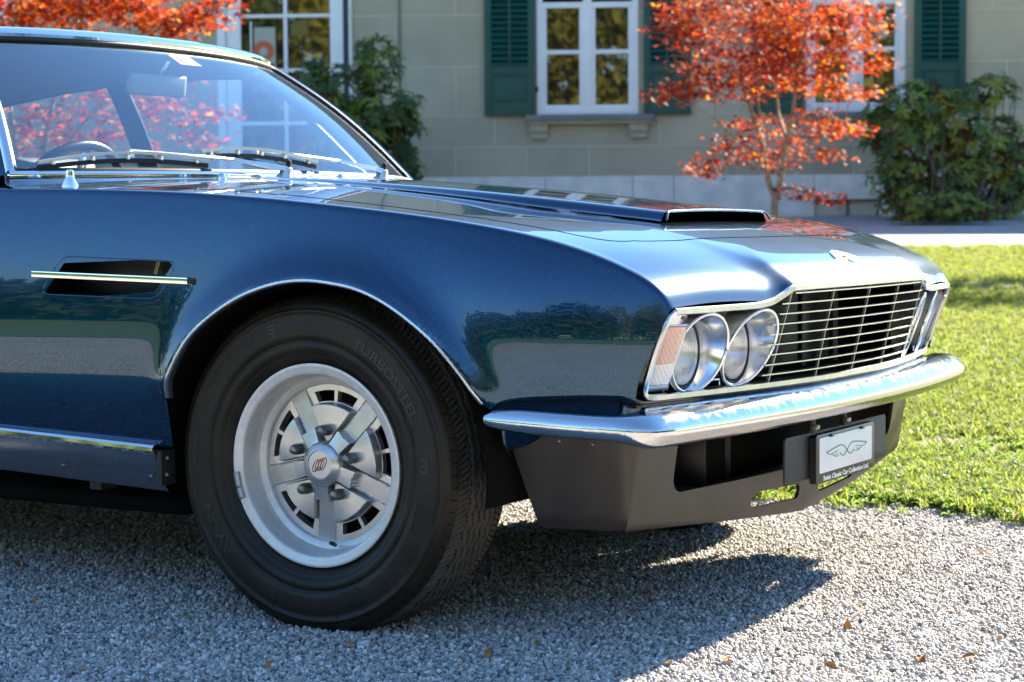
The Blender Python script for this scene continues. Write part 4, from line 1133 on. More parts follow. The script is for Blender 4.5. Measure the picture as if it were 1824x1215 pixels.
def pebble_mat():
    m = mat('pebbles', (.4, .4, .4), .62, spec=.35); oi = N(m, 'ShaderNodeObjectInfo')
    c = ramp(m, oi.outputs['Random'], [(0, (.15, .15, .15)), (.16, (.29, .285, .275)), (.40, (.46, .44, .41)), (.62, (.57, .54, .50)), (.76, (.46, .38, .30)), (.84, (.66, .63, .58)), (1, (.90, .87, .82))])
    n = noise(m, 260, 3); mx = N(m, 'ShaderNodeMix'); mx.data_type = 'RGBA'; mx.blend_type = 'MULTIPLY'; mx.inputs['Factor'].default_value = .6
    LK(m, c, mx.inputs[6]); LK(m, ramp(m, n, [(.3, (.6, .6, .6)), (.7, (1.1, 1.1, 1.1))]), mx.inputs[7]); LK(m, mx.outputs[2], BS(m).inputs['Base Color']); return m
PEB = pebble_mat()
def pebble(k):
    rg = random.Random(100 + k); bm = bmesh.new(); bmesh.ops.create_icosphere(bm, subdivisions=2, radius=1)
    a, b, c = rg.uniform(.8, 1.25), rg.uniform(.65, 1.0), rg.uniform(.45, .75)
    dirs = [(Vector((rg.gauss(0, 1), rg.gauss(0, 1), rg.gauss(0, 1))).normalized(), rg.uniform(.62, .88)) for _ in range(7)]
    for v in bm.verts:
        p = v.co.copy()
        for d, l in dirs:
            e = p.dot(d) - l
            if e > 0: p -= d * e * .8
        v.co = (p.x * a, p.y * b, p.z * c)
    me = bpy.data.meshes.new('pebble'); bm.to_mesh(me); bm.free()
    me.polygons.foreach_set('use_smooth', [True] * len(me.polygons))
    o = bpy.data.objects.new('pebble', me); me.materials.append(PEB); COL.objects.link(o); return o
PEBS = [pebble(k) for k in range(8)]
# loose stones: dense in front of the camera, thinning with distance
pp = []
rg = np.random.default_rng(3)
def stones(y0, y1, dens, zj):
    wid = lambda y: (.30 * y + .25)
    n = int(dens * (y1 - y0) * 2 * wid((y0 + y1) / 2)); y = rg.uniform(y0, y1, n); x = rg.uniform(-1, 1, n) * wid(y)
    z = f_gz(y) + rg.uniform(-.0015, zj, n); return np.c_[x, y, z]
for a in ((3.2, 4.2, 28000, .007), (4.2, 5.2, 23000, .007), (5.2, 6.4, 11000, .006)):
    pp.append(stones(*a))
pp = np.concatenate(pp)
tag(scatter('gravel_stones', pp, PEBS, .0027, .0064, math.pi, 3), 'small grey and white gravel stones covering the drive', 'gravel', kind='stuff')

nb = 700; yb = rg.uniform(3.3, 6.0, nb); pb = np.c_[rg.uniform(-1, 1, nb) * (.3 * yb + .2), yb, np.full(nb, .006)]
tag(scatter('larger_stones', pb, [pebble(20 + k) for k in range(5)], .0075, .0125, .5, 8), 'larger pale stones scattered through the gravel', 'stones', kind='stuff')
# ------------------------------------------------------------------ lawn
def leafy(name, col, trans, rough=.5, var=.35):
    if name in MATS: return MATS[name]
    m = mat(name, col, rough, spec=.22); nt = m.node_tree
    oi = N(m, 'ShaderNodeObjectInfo'); tc = N(m, 'ShaderNodeNewGeometry')
    n = noise(m, 2.2, 4, .6, vec=tc.outputs['Position'])
    lo = tuple(c * (1 - var) for c in col); hi = tuple(min(1, c * (1 + var)) for c in col)
    mixf = N(m, 'ShaderNodeMath'); mixf.operation = 'ADD'; LK(m, n, mixf.inputs[0]); sc_ = N(m, 'ShaderNodeMath'); sc_.operation = 'MULTIPLY_ADD'; LK(m, oi.outputs['Random'], sc_.inputs[0]); sc_.inputs[1].default_value = .5; sc_.inputs[2].default_value = -.25; LK(m, sc_.outputs[0], mixf.inputs[1])
    LK(m, ramp(m, mixf.outputs[0], [(.25, lo), (.75, hi)]), BS(m).inputs['Base Color'])
    tr = N(m, 'ShaderNodeBsdfTranslucent'); tr.inputs[0].default_value = (*trans, 1); mx = N(m, 'ShaderNodeMixShader'); mx.inputs[0].default_value = .5
    out = nt.nodes['Material Output']; LK(m, BS(m).outputs[0], mx.inputs[1]); LK(m, tr.outputs[0], mx.inputs[2]); LK(m, mx.outputs[0], out.inputs[0]); return m
GRASS = leafy('grass_blades', (.105, .150, .028), (.29, .35, .06), .6, .5)
CLOVER = leafy('broad_weeds', (.060, .125, .030), (.18, .28, .05), .45)
def grass_clump(k):
    rg = random.Random(k); mb = MB()
    for i in range(16):
        a = rg.uniform(0, 6.28); r = rg.uniform(0, .03); x, y = r * math.cos(a), r * math.sin(a); h = rg.uniform(.025, .065); w = rg.uniform(.0015, .003); b = rg.uniform(0, 6.28); l = rg.uniform(.2, 1.0) * h
        dx, dy = math.cos(b), math.sin(b); px, py = -dy * w, dx * w; q = []
        for t, ww in ((0, 1), (.45, .9), (.8, .55), (1, .05)):
            cx_, cy_, cz_ = x + dx * l * t * t, y + dy * l * t * t, h * (t - .25 * t * t); q += [(cx_ - px * ww, cy_ - py * ww, cz_), (cx_ + px * ww, cy_ + py * ww, cz_)]
        mb.add(q, [(0, 1, 3, 2), (2, 3, 5, 4), (4, 5, 7, 6)])
    return mb.build('grass_tuft', GRASS)
def weed_clump(k):
    rg = random.Random(50 + k); mb = MB()
    for i in range(7):
        a = rg.uniform(0, 6.28); L_ = rg.uniform(.018, .040); w = L_ * rg.uniform(.32, .5); h = rg.uniform(.004, .025); ca, sa = math.cos(a), math.sin(a); q = []
        for t, ww, zz in ((.1, .15, 0), (.4, .9, .5), (.7, 1, .8), (.92, .55, .65), (1, .05, .5)):
            q += [(ca * L_ * t - sa * w * ww * .5, sa * L_ * t + ca * w * ww * .5, h * zz + .004), (ca * L_ * t, sa * L_ * t, h * zz), (ca * L_ * t + sa * w * ww * .5, sa * L_ * t - ca * w * ww * .5, h * zz + .004)]
        F_ = []
        for j in range(4):
            for b in (0, 1): F_.append((j * 3 + b, j * 3 + b + 1, j * 3 + b + 4, j * 3 + b + 3))
        mb.add(q, F_)
    return mb.build('weed_tuft', CLOVER)
def lawn_edge(x): return 5.62 - .60 * (x - .947) + .05 * math.sin(x * 7.3) + .04 * math.sin(x * 17 + 1) + .025 * math.sin(x * 41) if x < 3.2 else 4.2
soil = noisy('lawn_soil', (.10, .095, .040), (.11, .14, .035), 2.5, .95, .3, .01)
rows = []
for x in np.linspace(-9, 16, 120):
    y0 = max(4.2, lawn_edge(x)) if x > -1.5 else 7.0; rows.append([(x, y, GH(y) + .006 + .012 * min(1, (y - y0) / .3) * min(1, (15.0 - y) / .3)) for y in np.r_[np.linspace(y0, y0 + .4, 5), np.linspace(y0 + .6, 14.6, 24), 14.8, 15.0]])
V, F = g_grid(rows); LAWN = tag(mesh('lawn', V, F, soil), kind='structure')
if LAWN.data.polygons[50].normal.z < 0: LAWN.data.flip_normals()
rg = np.random.default_rng(5); gp, wp = [], []
def lawn_pts(n, ya, yb, x_of):
    y = rg.uniform(ya, yb, n); x0, x1 = x_of(y); x = x0 + (x1 - x0) * rg.uniform(0, 1, n); e = np.array([lawn_edge(a) for a in x]); pn = np.sin(x * 2.3 + 1.3 * np.sin(y * 1.1)) * np.sin(y * 1.9 + 1.7 * np.sin(x * .9)) + .5 * np.sin(x * 5.1 + y * 3.3); k = (y > e + rg.normal(.0, .10, n)) & (pn + rg.normal(0, .5, n) > -.95); return np.c_[x, y, f_gz(y) + .012][k]
vis = lambda y: (y * .115 - .15, y * .275 + .35)
gp.append(lawn_pts(9000, 4.9, 7.0, vis)); gp.append(lawn_pts(15000, 7.0, 10.5, vis)); gp.append(lawn_pts(16000, 10.5, 15.05, vis))
wp.append(lawn_pts(6000, 4.9, 6.6, vis)); wp.append(lawn_pts(5000, 6.6, 9.5, vis))
tag(scatter('lawn_grass', np.concatenate(gp), [grass_clump(k) for k in range(5)], .40, .95, .25, 11), 'short sunlit green grass of the lawn beside the drive', 'grass', kind='stuff')
tag(scatter('lawn_weeds', np.concatenate(wp), [weed_clump(k) for k in range(4)], .6, 1.3, .3, 12), 'low clover and broad leaved weeds at the lawn edge', 'weeds', kind='stuff')
# grass field and wood behind the photographer (they show in the paint and the panes)
V, F = g_grid([[(x, y, .02) for x in (-300, -60, -20, 20, 60, 300)] for y in (-300, -60, -30, -6.5)], flip=False)
V2, F2 = g_grid([[(x, y, .02 + .85 * (y > 20)) for x in (-300, -60, -20, -8.5 + .1 * y)] for y in (-6.5, 0, 6, 20.5)]); V = list(map(tuple, V)) + V2.tolist(); F = F + [tuple(i + 24 for i in f) for f in F2]
BL = tag(mesh('far_lawn', V, F, noisy('far_grass', (.060, .110, .022), (.10, .16, .035), 1.2, .9, .2, .02)), kind='structure')
if BL.data.polygons[0].normal.z < 0: BL.data.flip_normals()
rg = np.random.default_rng(9); V = []; F = []; MI = []
for k in range(64):
    a = R(165 + 195 * k / 63 + rg.uniform(-2, 2)); d = rg.uniform(34, 50); cx_, cy_ = d * math.cos(a), d * math.sin(a) + 4
    h = rg.uniform(11, 15) if 246 < math.degrees(a) < 300 else (rg.uniform(8, 11.5) if math.degrees(a) > 222 else rg.uniform(3.6, 6.0)); w = min(rg.uniform(2.6, 4.4), h * .6); front = 246 < math.degrees(a) < 300; n = 2600 if front else 1100
    u = rg.normal(size=(n, 3)); u /= np.linalg.norm(u, axis=1, keepdims=True); rr = rg.uniform(.55, 1.05, n) ** .6
    lob = 1 + .30 * np.sin(u[:, 0] * 5 + k) * np.sin(u[:, 2] * 6 + 2 * k)
    c = u * (rr * lob)[:, None] * np.array([w, w, h * .52]) + np.array([cx_, cy_, h * .52]); c = c[c[:, 2] > .1]
    for p in c:
        s = rg.uniform(.15, .34) if front else rg.uniform(.28, .60); MI.append(1 if front else 0); a1 = rg.normal(size=3); a1 /= np.linalg.norm(a1); b1 = np.cross(a1, rg.normal(size=3)); b1 /= np.linalg.norm(b1); i = len(V)
        V += [p - a1 * s, p + b1 * s * .6, p + a1 * s, p - b1 * s * .6]; F.append((i, i + 1, i + 2, i + 3))
TL = mesh('treeline', V, F, [leafy('treeline_green', (.085, .115, .035), (.10, .13, .03), .6, .6), leafy('treeline_autumn', (.24, .22, .045), (.28, .26, .05), .6, .6)], None, False); TL.data.polygons.foreach_set('material_index', MI); TL.data.update()
tag(TL, 'far wood of autumn trees behind the drive', 'wood', kind='stuff')

# ================================================================== HOUSE
HO = Vector((.828, 20.841, .87))
HOUSE = empty('house', HO, R(-3.2)); tag(HOUSE, 'pale green stone house with white windows and dark green shutters', 'house')
STONE = [noisy('wall_stone_%d' % k, a, tuple(v * .80 for v in a), 1.3, .85, .25, .004, 60) for k, a in enumerate(((.480, .420, .285), (.505, .440, .298), (.462, .410, .282), (.486, .415, .276)))]
JOINT = noisy('wall_joint', (.58, .535, .42), (.52, .48, .375), 8, .9, .1)
PLIN = [noisy('plinth_stone_%d' % k, a, tuple(v * .80 for v in a), 5, .85, .3, .004, 60) for k, a in enumerate(((.88, .84, .74), (.81, .775, .69)))]
SHUT = noisy('green_shutter_paint', (.004, .072, .050), (.004, .060, .042), 4, .45, .05, .002)
def hbox(name, u0, u1, v0, v1, d0, d1, m, parent=HOUSE, bev=0):
    """box on the facade: u along, v up, d = outwards (towards the drive)"""
    V, F = g_box(((u0 + u1) / 2, -(d0 + d1) / 2, (v0 + v1) / 2), (u1 - u0, d1 - d0, v1 - v0), None, bev); return mesh(name, V, F, m, parent, bool(bev), 30 if bev else None)
UL, UR, EAVE = -9.2, 7.5, 2.84
OPEN = [(-3.95, -2.60, 0, 2.70), (-.55, .52, 1.08, 2.62), (2.27, 3.30, 1.08, 2.62), (-7.3, -6.2, 1.08, 2.62)]
# stone courses cut round the openings
rgh = random.Random(4)
COURSES = [(.43, .75, [(-1.42), (-.66), (0.0), 1.45, 2.77, 4.1, 5.3, -2.2, -4.6, -5.7, -7.2]), (.75, 1.08, [-2.3, -1.0, .74, 1.95, 3.55, 5.0, -4.9, -6.4]), (1.08, 1.60, [-1.41, 1.55, 4.35, 5.9, -5.2, -8]), (1.60, 2.14, [-2.05, 1.35, 2.0, 4.6, 5.6, -4.7, -8.2]), (2.14, 2.68, [-1.41, 1.62, 4.2, -5.0, -8]), (2.68, EAVE, [-2.2, .2, 2.4, 4.6, -5, -7])]
def minus(iv, op):
    out = []
    for a, b in iv:
        if op[1] <= a or op[0] >= b: out.append((a, b)); continue
        if op[0] > a: out.append((a, op[0]))
        if op[1] < b: out.append((op[1], b))
    return out
for v0, v1, js in COURSES:
    cuts = sorted([UL, UR] + list(js)); ivs = list(zip(cuts[:-1], cuts[1:]))
    for a, b in ivs:
        seg = [(a, b)]
        for o in OPEN:
            if o[2] < v1 - .02 and o[3] > v0 + .02: seg = minus(seg, o)
        for p, q in seg:
            if q - p < .03: continue
            j = .0065
            hbox('wall_block', p + (j if p == a else 0), q - (j if q == b else 0), v0 + j, v1 - j, -.10, rgh.uniform(-.0012, .0012), STONE[rgh.randrange(4)])
# joint mortar and solid wall behind, with the openings left free
for a, b in [(UL, -7.3), (-6.2, -3.95), (-2.60, -.55), (.52, 2.27), (3.30, UR)]: hbox('wall_core', a, b, 0, EAVE, -.30, -.0025, JOINT)
for u0, u1, v0, v1 in OPEN:
    if v0 > 0: hbox('wall_core', u0, u1, 0, v0, -.30, -.0025, JOINT)
    hbox('wall_core', u0, u1, v1, EAVE, -.30, -.0025, JOINT)
cuts = [UL, -6.9, -5.0, -2.6, -1.5, -.46, .46, .89, 2.36, 3.05, 4.6, 5.9, UR]
for a, b in zip(cuts[:-1], cuts[1:]):
    if a < -2.61 and b > -3.9: 
        continue
    if abs(a - 2.36) < .01: hbox('plinth_block', a + .003, b - .003, .17, .43, -.08, .035, PLIN[0], bev=.006); continue
    hbox('plinth_block', a + .003, b - .003, -.25, .43, -.08, .035 + rgh.uniform(-.002, .002), PLIN[rgh.randrange(2)], bev=.006)
hbox('plinth_block', -5.0 + .003, -3.98, -.25, .43, -.08, .035, PLIN[0], bev=.006)
hbox('plinth_block', -3.97, -2.603, -.25, .02, -.08, .20, PLIN[1], bev=.006)
V_ = hbox('cellar_vent', 2.365, 3.045, .0, .165, -.06, -.02, mat('vent_brown', (.10, .085, .065), .8))
hbox('vent_bar', 2.36, 3.05, .155, .172, -.02, .03, BLACK, V_); hbox('vent_post', 2.70, 2.715, .0, .20, -.02, .02, BLACK, V_)
# rest of the building: side and back walls, roof
for a, b in ((UL, UL + .3), (UR - .3, UR)):
    V, F = g_box(((a + b) / 2, 4.3, EAVE / 2), (.3, 8.0, EAVE)); mesh('side_wall', V, F, STONE[0], HOUSE, False)
V, F = g_box(((UL + UR) / 2, 8.45, EAVE / 2), (UR - UL, .3, EAVE)); mesh('back_wall', V, F, STONE[1], HOUSE, False)
e = .05; zr = 6.15
V = [(UL - e, -e, EAVE), (UR + e, -e, EAVE), (UR + e, 8.6 + e, EAVE), (UL - e, 8.6 + e, EAVE), (UL + 3.2, 4.3, zr), (UR - 3.2, 4.3, zr)]
V2 = [(a, b, c + .04) for a, b, c in V]
mesh('roof', V + V2, [(3, 2, 1, 0), (6, 7, 11, 10), (7, 8, 11), (8, 9, 10, 11), (9, 6, 10), (0, 1, 7, 6), (1, 2, 8, 7), (2, 3, 9, 8), (3, 0, 6, 9)], noisy('roof_tiles', (.20, .195, .17), (.26, .25, .22), 5, .85, .4, .02, 9), HOUSE, False)
V, F = g_box(((UL + UR) / 2, 4.3, 2.78), (UR - UL - .6, 7.6, .08)); mesh('ceiling', V, F, mat('room_plaster', (.45, .43, .40), .9), HOUSE, False)
V, F = g_box(((UL + UR) / 2, 3.0, 1.4), (UR - UL - .6, .08, 2.8)); mesh('room_wall', V, F, mat('room_plaster'), HOUSE, False)
PANE = mat('window_pane', (.012, .012, .010), .015, spec=.9, ior=1.75)
_bn = N(PANE, 'ShaderNodeBump'); _bn.inputs['Strength'].default_value = .025; _bn.inputs['Distance'].default_value = .02; LK(PANE, noise(PANE, 2.2, 2), _bn.inputs['Height']); LK(PANE, _bn.outputs[0], BS(PANE).inputs['Normal'])
PANE2 = glass_mat('clear_pane', (.55, .55, .50), 1.9)
def casement(u0, u1, v0, v1, rows=(1.74,), mull=None, name='window', sashes=True):
    Wn = empty(name, (0, 0, 0), 0, HOUSE)
    fw = .065
    hbox('frame', u0, u0 + fw, v0, v1, -.10, .012, WHITE, Wn, .006); hbox('frame', u1 - fw, u1, v0, v1, -.10, .012, WHITE, Wn, .006)
    hbox('frame', u0 + fw - .002, u1 - fw + .002, v0, v0 + .075, -.10, .020, WHITE, Wn, .006); hbox('frame', u0 + fw - .002, u1 - fw + .002, v1 - fw, v1, -.10, .010, WHITE, Wn, .006)
    mid = (u0 + u1) / 2 if mull is None else mull
    hbox('mullion', mid - .045, mid + .045, v0 + .07, v1 - .06, -.09, .006, WHITE, Wn, .008)
    hbox('transom', u0 + fw, u1 - fw, v1 - .42, v1 - .36, -.09, .003, WHITE, Wn, .006)
    for a, b in ((u0 + fw, mid - .045), (mid + .045, u1 - fw)):
        st = .040
        hbox('sash', a - .002, a + st, v0 + .072, v1 - .36, -.08, -.008, WHITE, Wn, .006); hbox('sash', b - st, b + .002, v0 + .072, v1 - .36, -.08, -.008, WHITE, Wn, .006)
        hbox('sash', a + st - .002, b - st + .002, v0 + .072, v0 + .105, -.08, -.008, WHITE, Wn, .006)
        for r in rows: hbox('glazing_bar', a + st - .002, b - st + .002, r - .022, r + .022, -.08, -.012, WHITE, Wn, .006)
        lv = [v0 + .10] + list(rows) + [v1 - .36]
        for c, d in zip(lv[:-1], lv[1:]): hbox('pane', a + st - .004, b - st + .004, c, d, -.058, -.050, PANE, Wn)
    return Wn
casement(-.55, .52, 1.08, 2.62); casement(2.27, 3.30, 1.08, 2.62); casement(-7.3, -6.2, 1.08, 2.62)
# tall glazed door with a poster
DW = empty('glazed_door', (0, 0, 0), 0, HOUSE)
for a, b in ((-3.95, -3.86), (-3.855, -3.70), (-2.74, -2.60)): hbox('frame', a, b, .02, 2.70, -.10, .015 if a != -3.855 else -.01, WHITE, DW, .008)
hbox('frame', -3.72, -2.72, .02, .52, -.09, -.02, WHITE, DW, .006); hbox('frame', -3.72, -2.72, 2.60, 2.70, -.09, .0, WHITE, DW, .006)
hbox('glazing_bar', -3.240, -3.202, .5, 2.62, -.08, -.012, WHITE, DW, .006)
for v in (1.02, 1.58, 2.155): 
    for a, b in ((-3.702, -3.238), (-3.204, -2.738)): hbox('glazing_bar', a, b, v - .018, v + .018, -.08, -.014, WHITE, DW, .006)
for a, b in ((-3.70, -3.24), (-3.205, -2.74)):
    for c, d in zip((.52, 1.02, 1.58, 2.155), (1.02, 1.58, 2.155, 2.60)): hbox('pane', a, b, c, d, -.058, -.050, PANE, DW)
PO = hbox('poster', -3.565, -3.335, 1.56, 2.04, -.049, -.046, mat('poster_paper', (.40, .42, .34), .8), DW)
Vr, Fr = g_lathe([(.048, -.001), (.112, -.001)], 40); mesh('poster_ring', [(a - 3.462, b + .0445, c + 1.785) for a, b, c in Vr], Fr, mat('poster_orange', (.55, .13, .045), .7), PO)
Vr, Fr = g_lathe([(0, -.001), (.030, -.001)], 5); mesh('poster_figure', [(a * .8 - 3.462, b + .0445, c * 1.2 + 1.785) for a, b, c in Vr], Fr, mat('poster_grey', (.45, .47, .40), .7), PO)
hbox('door_handle', -3.60, -3.585, 1.70, 2.10, -.045, -.02, WHITE, DW); 
hbox('shadow_gap_strip', -2.60, -2.545, 0, 2.68, .0, .012, mat('shadow_gap_dark', (.03, .035, .045), .6), HOUSE)  # dark strip painted in as the shadow gap beside the door frame
hbox('door_jamb', -2.54, -2.505, 0, 2.70, -.01, .03, PLIN[1], HOUSE, .006)
V, F = g_tube([(-2.0, -.012, .43), (-2.0, -.012, 3.0)], .009, 8); mesh('cable', V, F, mat('cable_green', (.13, .15, .12), .6), HOUSE)
# shutters: frame, louvre slats and a lower panel
def shutter(u0, u1, v0=1.075, v1=2.62):
    S = empty('shutter', (0, 0, 0), 0, HOUSE); d0, d1 = .020, .058; sw = .075
    hbox('stile', u0, u0 + sw, v0, v1, d0, d1, SHUT, S, .005); hbox('stile', u1 - sw, u1, v0, v1, d0, d1, SHUT, S, .005)
    for a, b in ((v0, v0 + .12), (v0 + .425, v0 + .52), (v1 - .09, v1)): hbox('rail', u0 + sw - .002, u1 - sw + .002, a, b, d0, d1 - .003, SHUT, S, .005)
    m_ = (u0 + u1) / 2; hbox('tilt_rod', m_ - .012, m_ + .012, v0 + .50, v1 - .07, d1 - .004, d1 + .008, SHUT, S, .004)
    hbox('panel', u0 + sw, u1 - sw, v0 + .12, v0 + .425, d0 + .006, d1 - .018, SHUT, S); hbox('raised_field', u0 + sw + .035, u1 - sw - .035, v0 + .155, v0 + .39, d1 - .020, d1 - .008, SHUT, S, .008)
    n = 15; h0, h1 = v0 + .52, v1 - .09
    for k in range(n):
        v = h0 + (k + .5) * (h1 - h0) / n
        Vs, Fs = g_box((m_, -(d0 + d1) / 2, v), (u1 - u0 - 2 * sw + .006, .012, .078), Euler((R(-38), 0, 0)).to_matrix(), .003); mesh('slat', Vs, Fs, SHUT, S, True, 30)
    for v in (v0 + .25, v1 - .3): hbox('hinge', (u1 - .01 if u1 < m_ + 9 else u0), u1 + .03, v, v + .05, d0 - .01, d0 + .012, BLACK, S)
for a in ((-1.10, -.565), (.575, 1.07), (3.39, 3.92), (1.72, 2.24), (-7.85, -7.33)): shutter(*a)
for u0, u1 in ((-.67, .68), (2.15, 3.43)):
    SI = hbox('window_sill', u0, u1, 1.015, 1.078, -.05, .13, noisy('sill_stone', (.22, .215, .19), (.17, .165, .15), 5, .85, .2), HOUSE, .008)
    hbox('sill_moulding', u0 + .02, u1 - .02, .985, 1.016, 0, .10, STONE[1], SI, .006)
    for a, b in ((u0 + .04, u0 + .235), (u1 - .26, u1 - .065)):
        hbox('bracket', a, b, .90, .986, 0, .075, STONE[2], SI, .008); hbox('bracket', a + .012, b - .012, .83, .902, 0, .050, STONE[2], SI, .008)
# ================================================================== PLANTS
CAMP = Vector((0, 0, .828))
def at(px, py, D):
    """a point seen at a picture position, a given distance away"""
    return CAMP + (_fw + _r * ((px - 912) / 3500.0) - _u * ((py - 607.5) / 3500.0)) * D
LEAF_COL = [leafy('maple_%s' % n, c, t, .62, .3) for n, c, t in (('red', (.30, .026, .010), (.46, .034, .008)), ('orange', (.42, .070, .014), (.64, .105, .012)), ('amber', (.52, .18, .02), (.78, .28, .03)), ('crimson', (.16, .014, .011), (.25, .016, .010)))]
BARK = noisy('maple_bark', (.36, .28, .16), (.22, .17, .10), 14, .8, .3, .004)
def maple_leaf(p, n, s, rg):
    """seven pointed lobes folded a little along the middle"""
    n = n / (np.linalg.norm(n) + 1e-9); a = np.cross(n, rg.normal(size=3)); a /= np.linalg.norm(a) + 1e-9; b = np.cross(n, a); V = [p]; 
    for k in range(11):
        t = -2.5 + 5.0 * k / 10; r = s * ((1.0 - .25 * abs(t) / 2.5) if k % 2 == 0 else .36); V.append(p + a * (r * math.cos(t)) + b * (r * math.sin(t)) - n * (.18 * r * abs(math.sin(t))))
    return V, [(0, k, k + 1) for k in range(1, 11)]
def limb(mb, pts, r0, r1, n=8):
    P = smooth_curve([tuple(p) for p in pts], 18); mb.add(*g_tube([Vector(p) for p in P], 1, n, radii=list(np.linspace(r0, r1, len(P)))))
    return P
def maple(name, label, base, stems, pads, D, leaf, dens, seed, twig_r=.006):
    rg = np.random.default_rng(seed); T = empty(name, base); tag(T, label, 'tree', 'red Japanese maples by the house')
    mb = MB(); ends = []
    for pts, r0, r1 in stems:
        P = limb(mb, [Vector(p) for p in pts], r0 * .82, r1 * .75); ends += [P[k] for k in range(3, len(P), 2)]
    ends = np.array(ends); V = [[] for _ in range(4)]; F = [[] for _ in range(4)]
    for px, py, rx, ry, dd, nleaf, warm in pads:
        nleaf = int(nleaf * dens)
        c = np.array(at(px, py, D + dd)); sx = rx / 3500 * (D + dd); sz = ry / 3500 * (D + dd); sy = min(sx * .8, 1.0)
        # twigs reaching into the pad
        for t in range(max(2, int(nleaf / 150))):
            u = rg.normal(size=3); u /= np.linalg.norm(u); e = c + u * np.array([sx, sy, sz]) * rg.uniform(.3, .9); s = ends[np.argmin(np.linalg.norm(ends - e, axis=1) + rg.uniform(0, .15, len(ends)))]
            m_ = (s + e) / 2 + np.array([0, 0, .06 * np.linalg.norm(e - s)]); P = smooth_curve([s, m_, e], 8); mb.add(*g_tube([Vector(p) for p in P], 1, 5, radii=list(np.linspace(twig_r, .0015, 8))))
        # leaves gather in small flat sprays
        nsp = max(3, int(nleaf / 14)); spr = rg.normal(size=(nsp, 3)); spr /= np.linalg.norm(spr, axis=1, keepdims=True); spr *= (rg.uniform(0, 1, nsp) ** .42)[:, None]
        for q in spr:
            qc = c + q * np.array([sx, sy, sz]); tint = rg.random()
            for k in range(14):
                p = qc + rg.normal(size=3) * np.array([.11, .11, .03]) * (leaf / .05); n = np.array([rg.normal() * .55, rg.normal() * .55 - .25, 1.0]); s = leaf * rg.uniform(.6, 1.15)
                m_ = rg.choice(4, p=np.array([.38, .26, .08, .28]) if tint > warm else np.array([.20, .48, .28, .04])); Vn, Fn = maple_leaf(p, n, s, rg); i = len(V[m_]); V[m_] += [v - np.array(base) for v in Vn]; F[m_] += [tuple(a + i for a in f) for f in Fn]
    o = mb.build('trunk', BARK, T); o.data.transform(Matrix.Translation(-Vector(base)))
    AV = []; AF = []; MI = []
    for k in range(4):
        i = len(AV); AV += V[k]; AF += [tuple(a + i for a in f) for f in F[k]]; MI += [k] * len(F[k])
    me = bpy.data.meshes.new('crown'); me.from_pydata([tuple(v) for v in AV], [], AF); cr = link('crown', me, LEAF_COL, T); me.polygons.foreach_set('material_index', MI); me.update()
    return T
D1 = 17.5; A = lambda x, y, d=0: at(x, y, D1 + d)
b1 = at(1378, 402, D1); b1.z = GH(b1.y) - .02
fork = A(1380, 352)
stems1 = [([b1, A(1379, 385), fork], .052, .045), ([fork, A(1368, 320, .05), A(1362, 280, .1), A(1345, 215, .1), A(1325, 160, .05), A(1310, 80)], .034, .010), ([fork, A(1392, 315, -.05), A(1398, 265, -.1), A(1412, 205, -.1), A(1420, 130), A(1440, 40)], .036, .010),
          ([A(1366, 300, .08), A(1340, 268), A(1300, 238, -.2), A(1262, 205, -.3), A(1205, 178, -.4)], .020, .006), ([A(1362, 285, .1), A(1358, 230, .3), A(1350, 170, .4), A(1360, 90, .4)], .018, .007), ([A(1402, 250, -.1), A(1385, 190, .2), A(1385, 110, .2), A(1380, 0)], .020, .008),
          ([A(1396, 300), A(1412, 288), A(1440, 287, -.2), A(1480, 280, -.2)], .011, .004), ([A(1382, 345), A(1400, 335), A(1440, 345, -.2), A(1480, 356, -.2)], .011, .004), ([A(1368, 300), A(1330, 290), A(1280, 292), A(1245, 315)], .010, .004), ([A(1410, 215), A(1460, 200), A(1520, 225), A(1560, 235)], .012, .004),
          ([A(1425, 130), A(1480, 90), A(1540, 60)], .012, .004), ([A(1325, 150), A(1270, 110), A(1200, 100)], .012, .004)]
pads1 = [(1365, -40, 190, 80, .1, 1500, .35), (1330, 50, 150, 55, 0, 1200, .40), (1440, 40, 130, 60, .1, 1100, .45), (1230, 25, 75, 45, -.1, 420, .2), (1215, 65, 65, 28, -.1, 260, .1), (1540, 30, 40, 28, -.2, 220, .2), (1500, 85, 75, 30, -.1, 360, .5), (1545, 118, 42, 18, -.1, 150, .5),
         (1280, 115, 95, 40, 0, 620, .2), (1390, 110, 110, 42, 0, 800, .3), (1200, 165, 62, 16, -.3, 190, .0), (1240, 150, 50, 25, -.2, 180, .05), (1310, 165, 60, 22, 0, 240, .25), (1440, 150, 80, 22, 0, 320, .7), (1520, 165, 55, 14, -.1, 150, .8), (1480, 160, 45, 16, 0, 140, .7),
         (1495, 232, 72, 15, -.2, 230, .75), (1440, 212, 40, 20, -.1, 130, .6), (1325, 225, 60, 16, 0, 130, .3), (1380, 245, 35, 26, 0, 110, .35), (1300, 258, 48, 18, -.1, 130, .15), (1330, 280, 50, 14, 0, 130, .15), (1400, 268, 32, 22, 0, 110, .3), (1478, 275, 36, 11, -.2, 100, .35), (1258, 310, 28, 13, -.1, 80, .05), (1275, 290, 35, 12, -.1, 80, .1),
         (1408, 340, 24, 12, -.1, 50, .2), (1440, 348, 34, 12, -.15, 85, .1), (1478, 358, 22, 11, -.2, 60, .1), (1375, 300, 22, 12, 0, 40, .3)]
maple('maple_tree', 'small red maple with forked trunk standing in front of the shuttered window', b1, stems1, pads1, D1, .041, 1.05, 21)
D2 = 13.8; A = lambda x, y, d=0: at(x, y, D2 + d)
b2 = at(60, 480, D2); b2.z = GH(b2.y) - .02
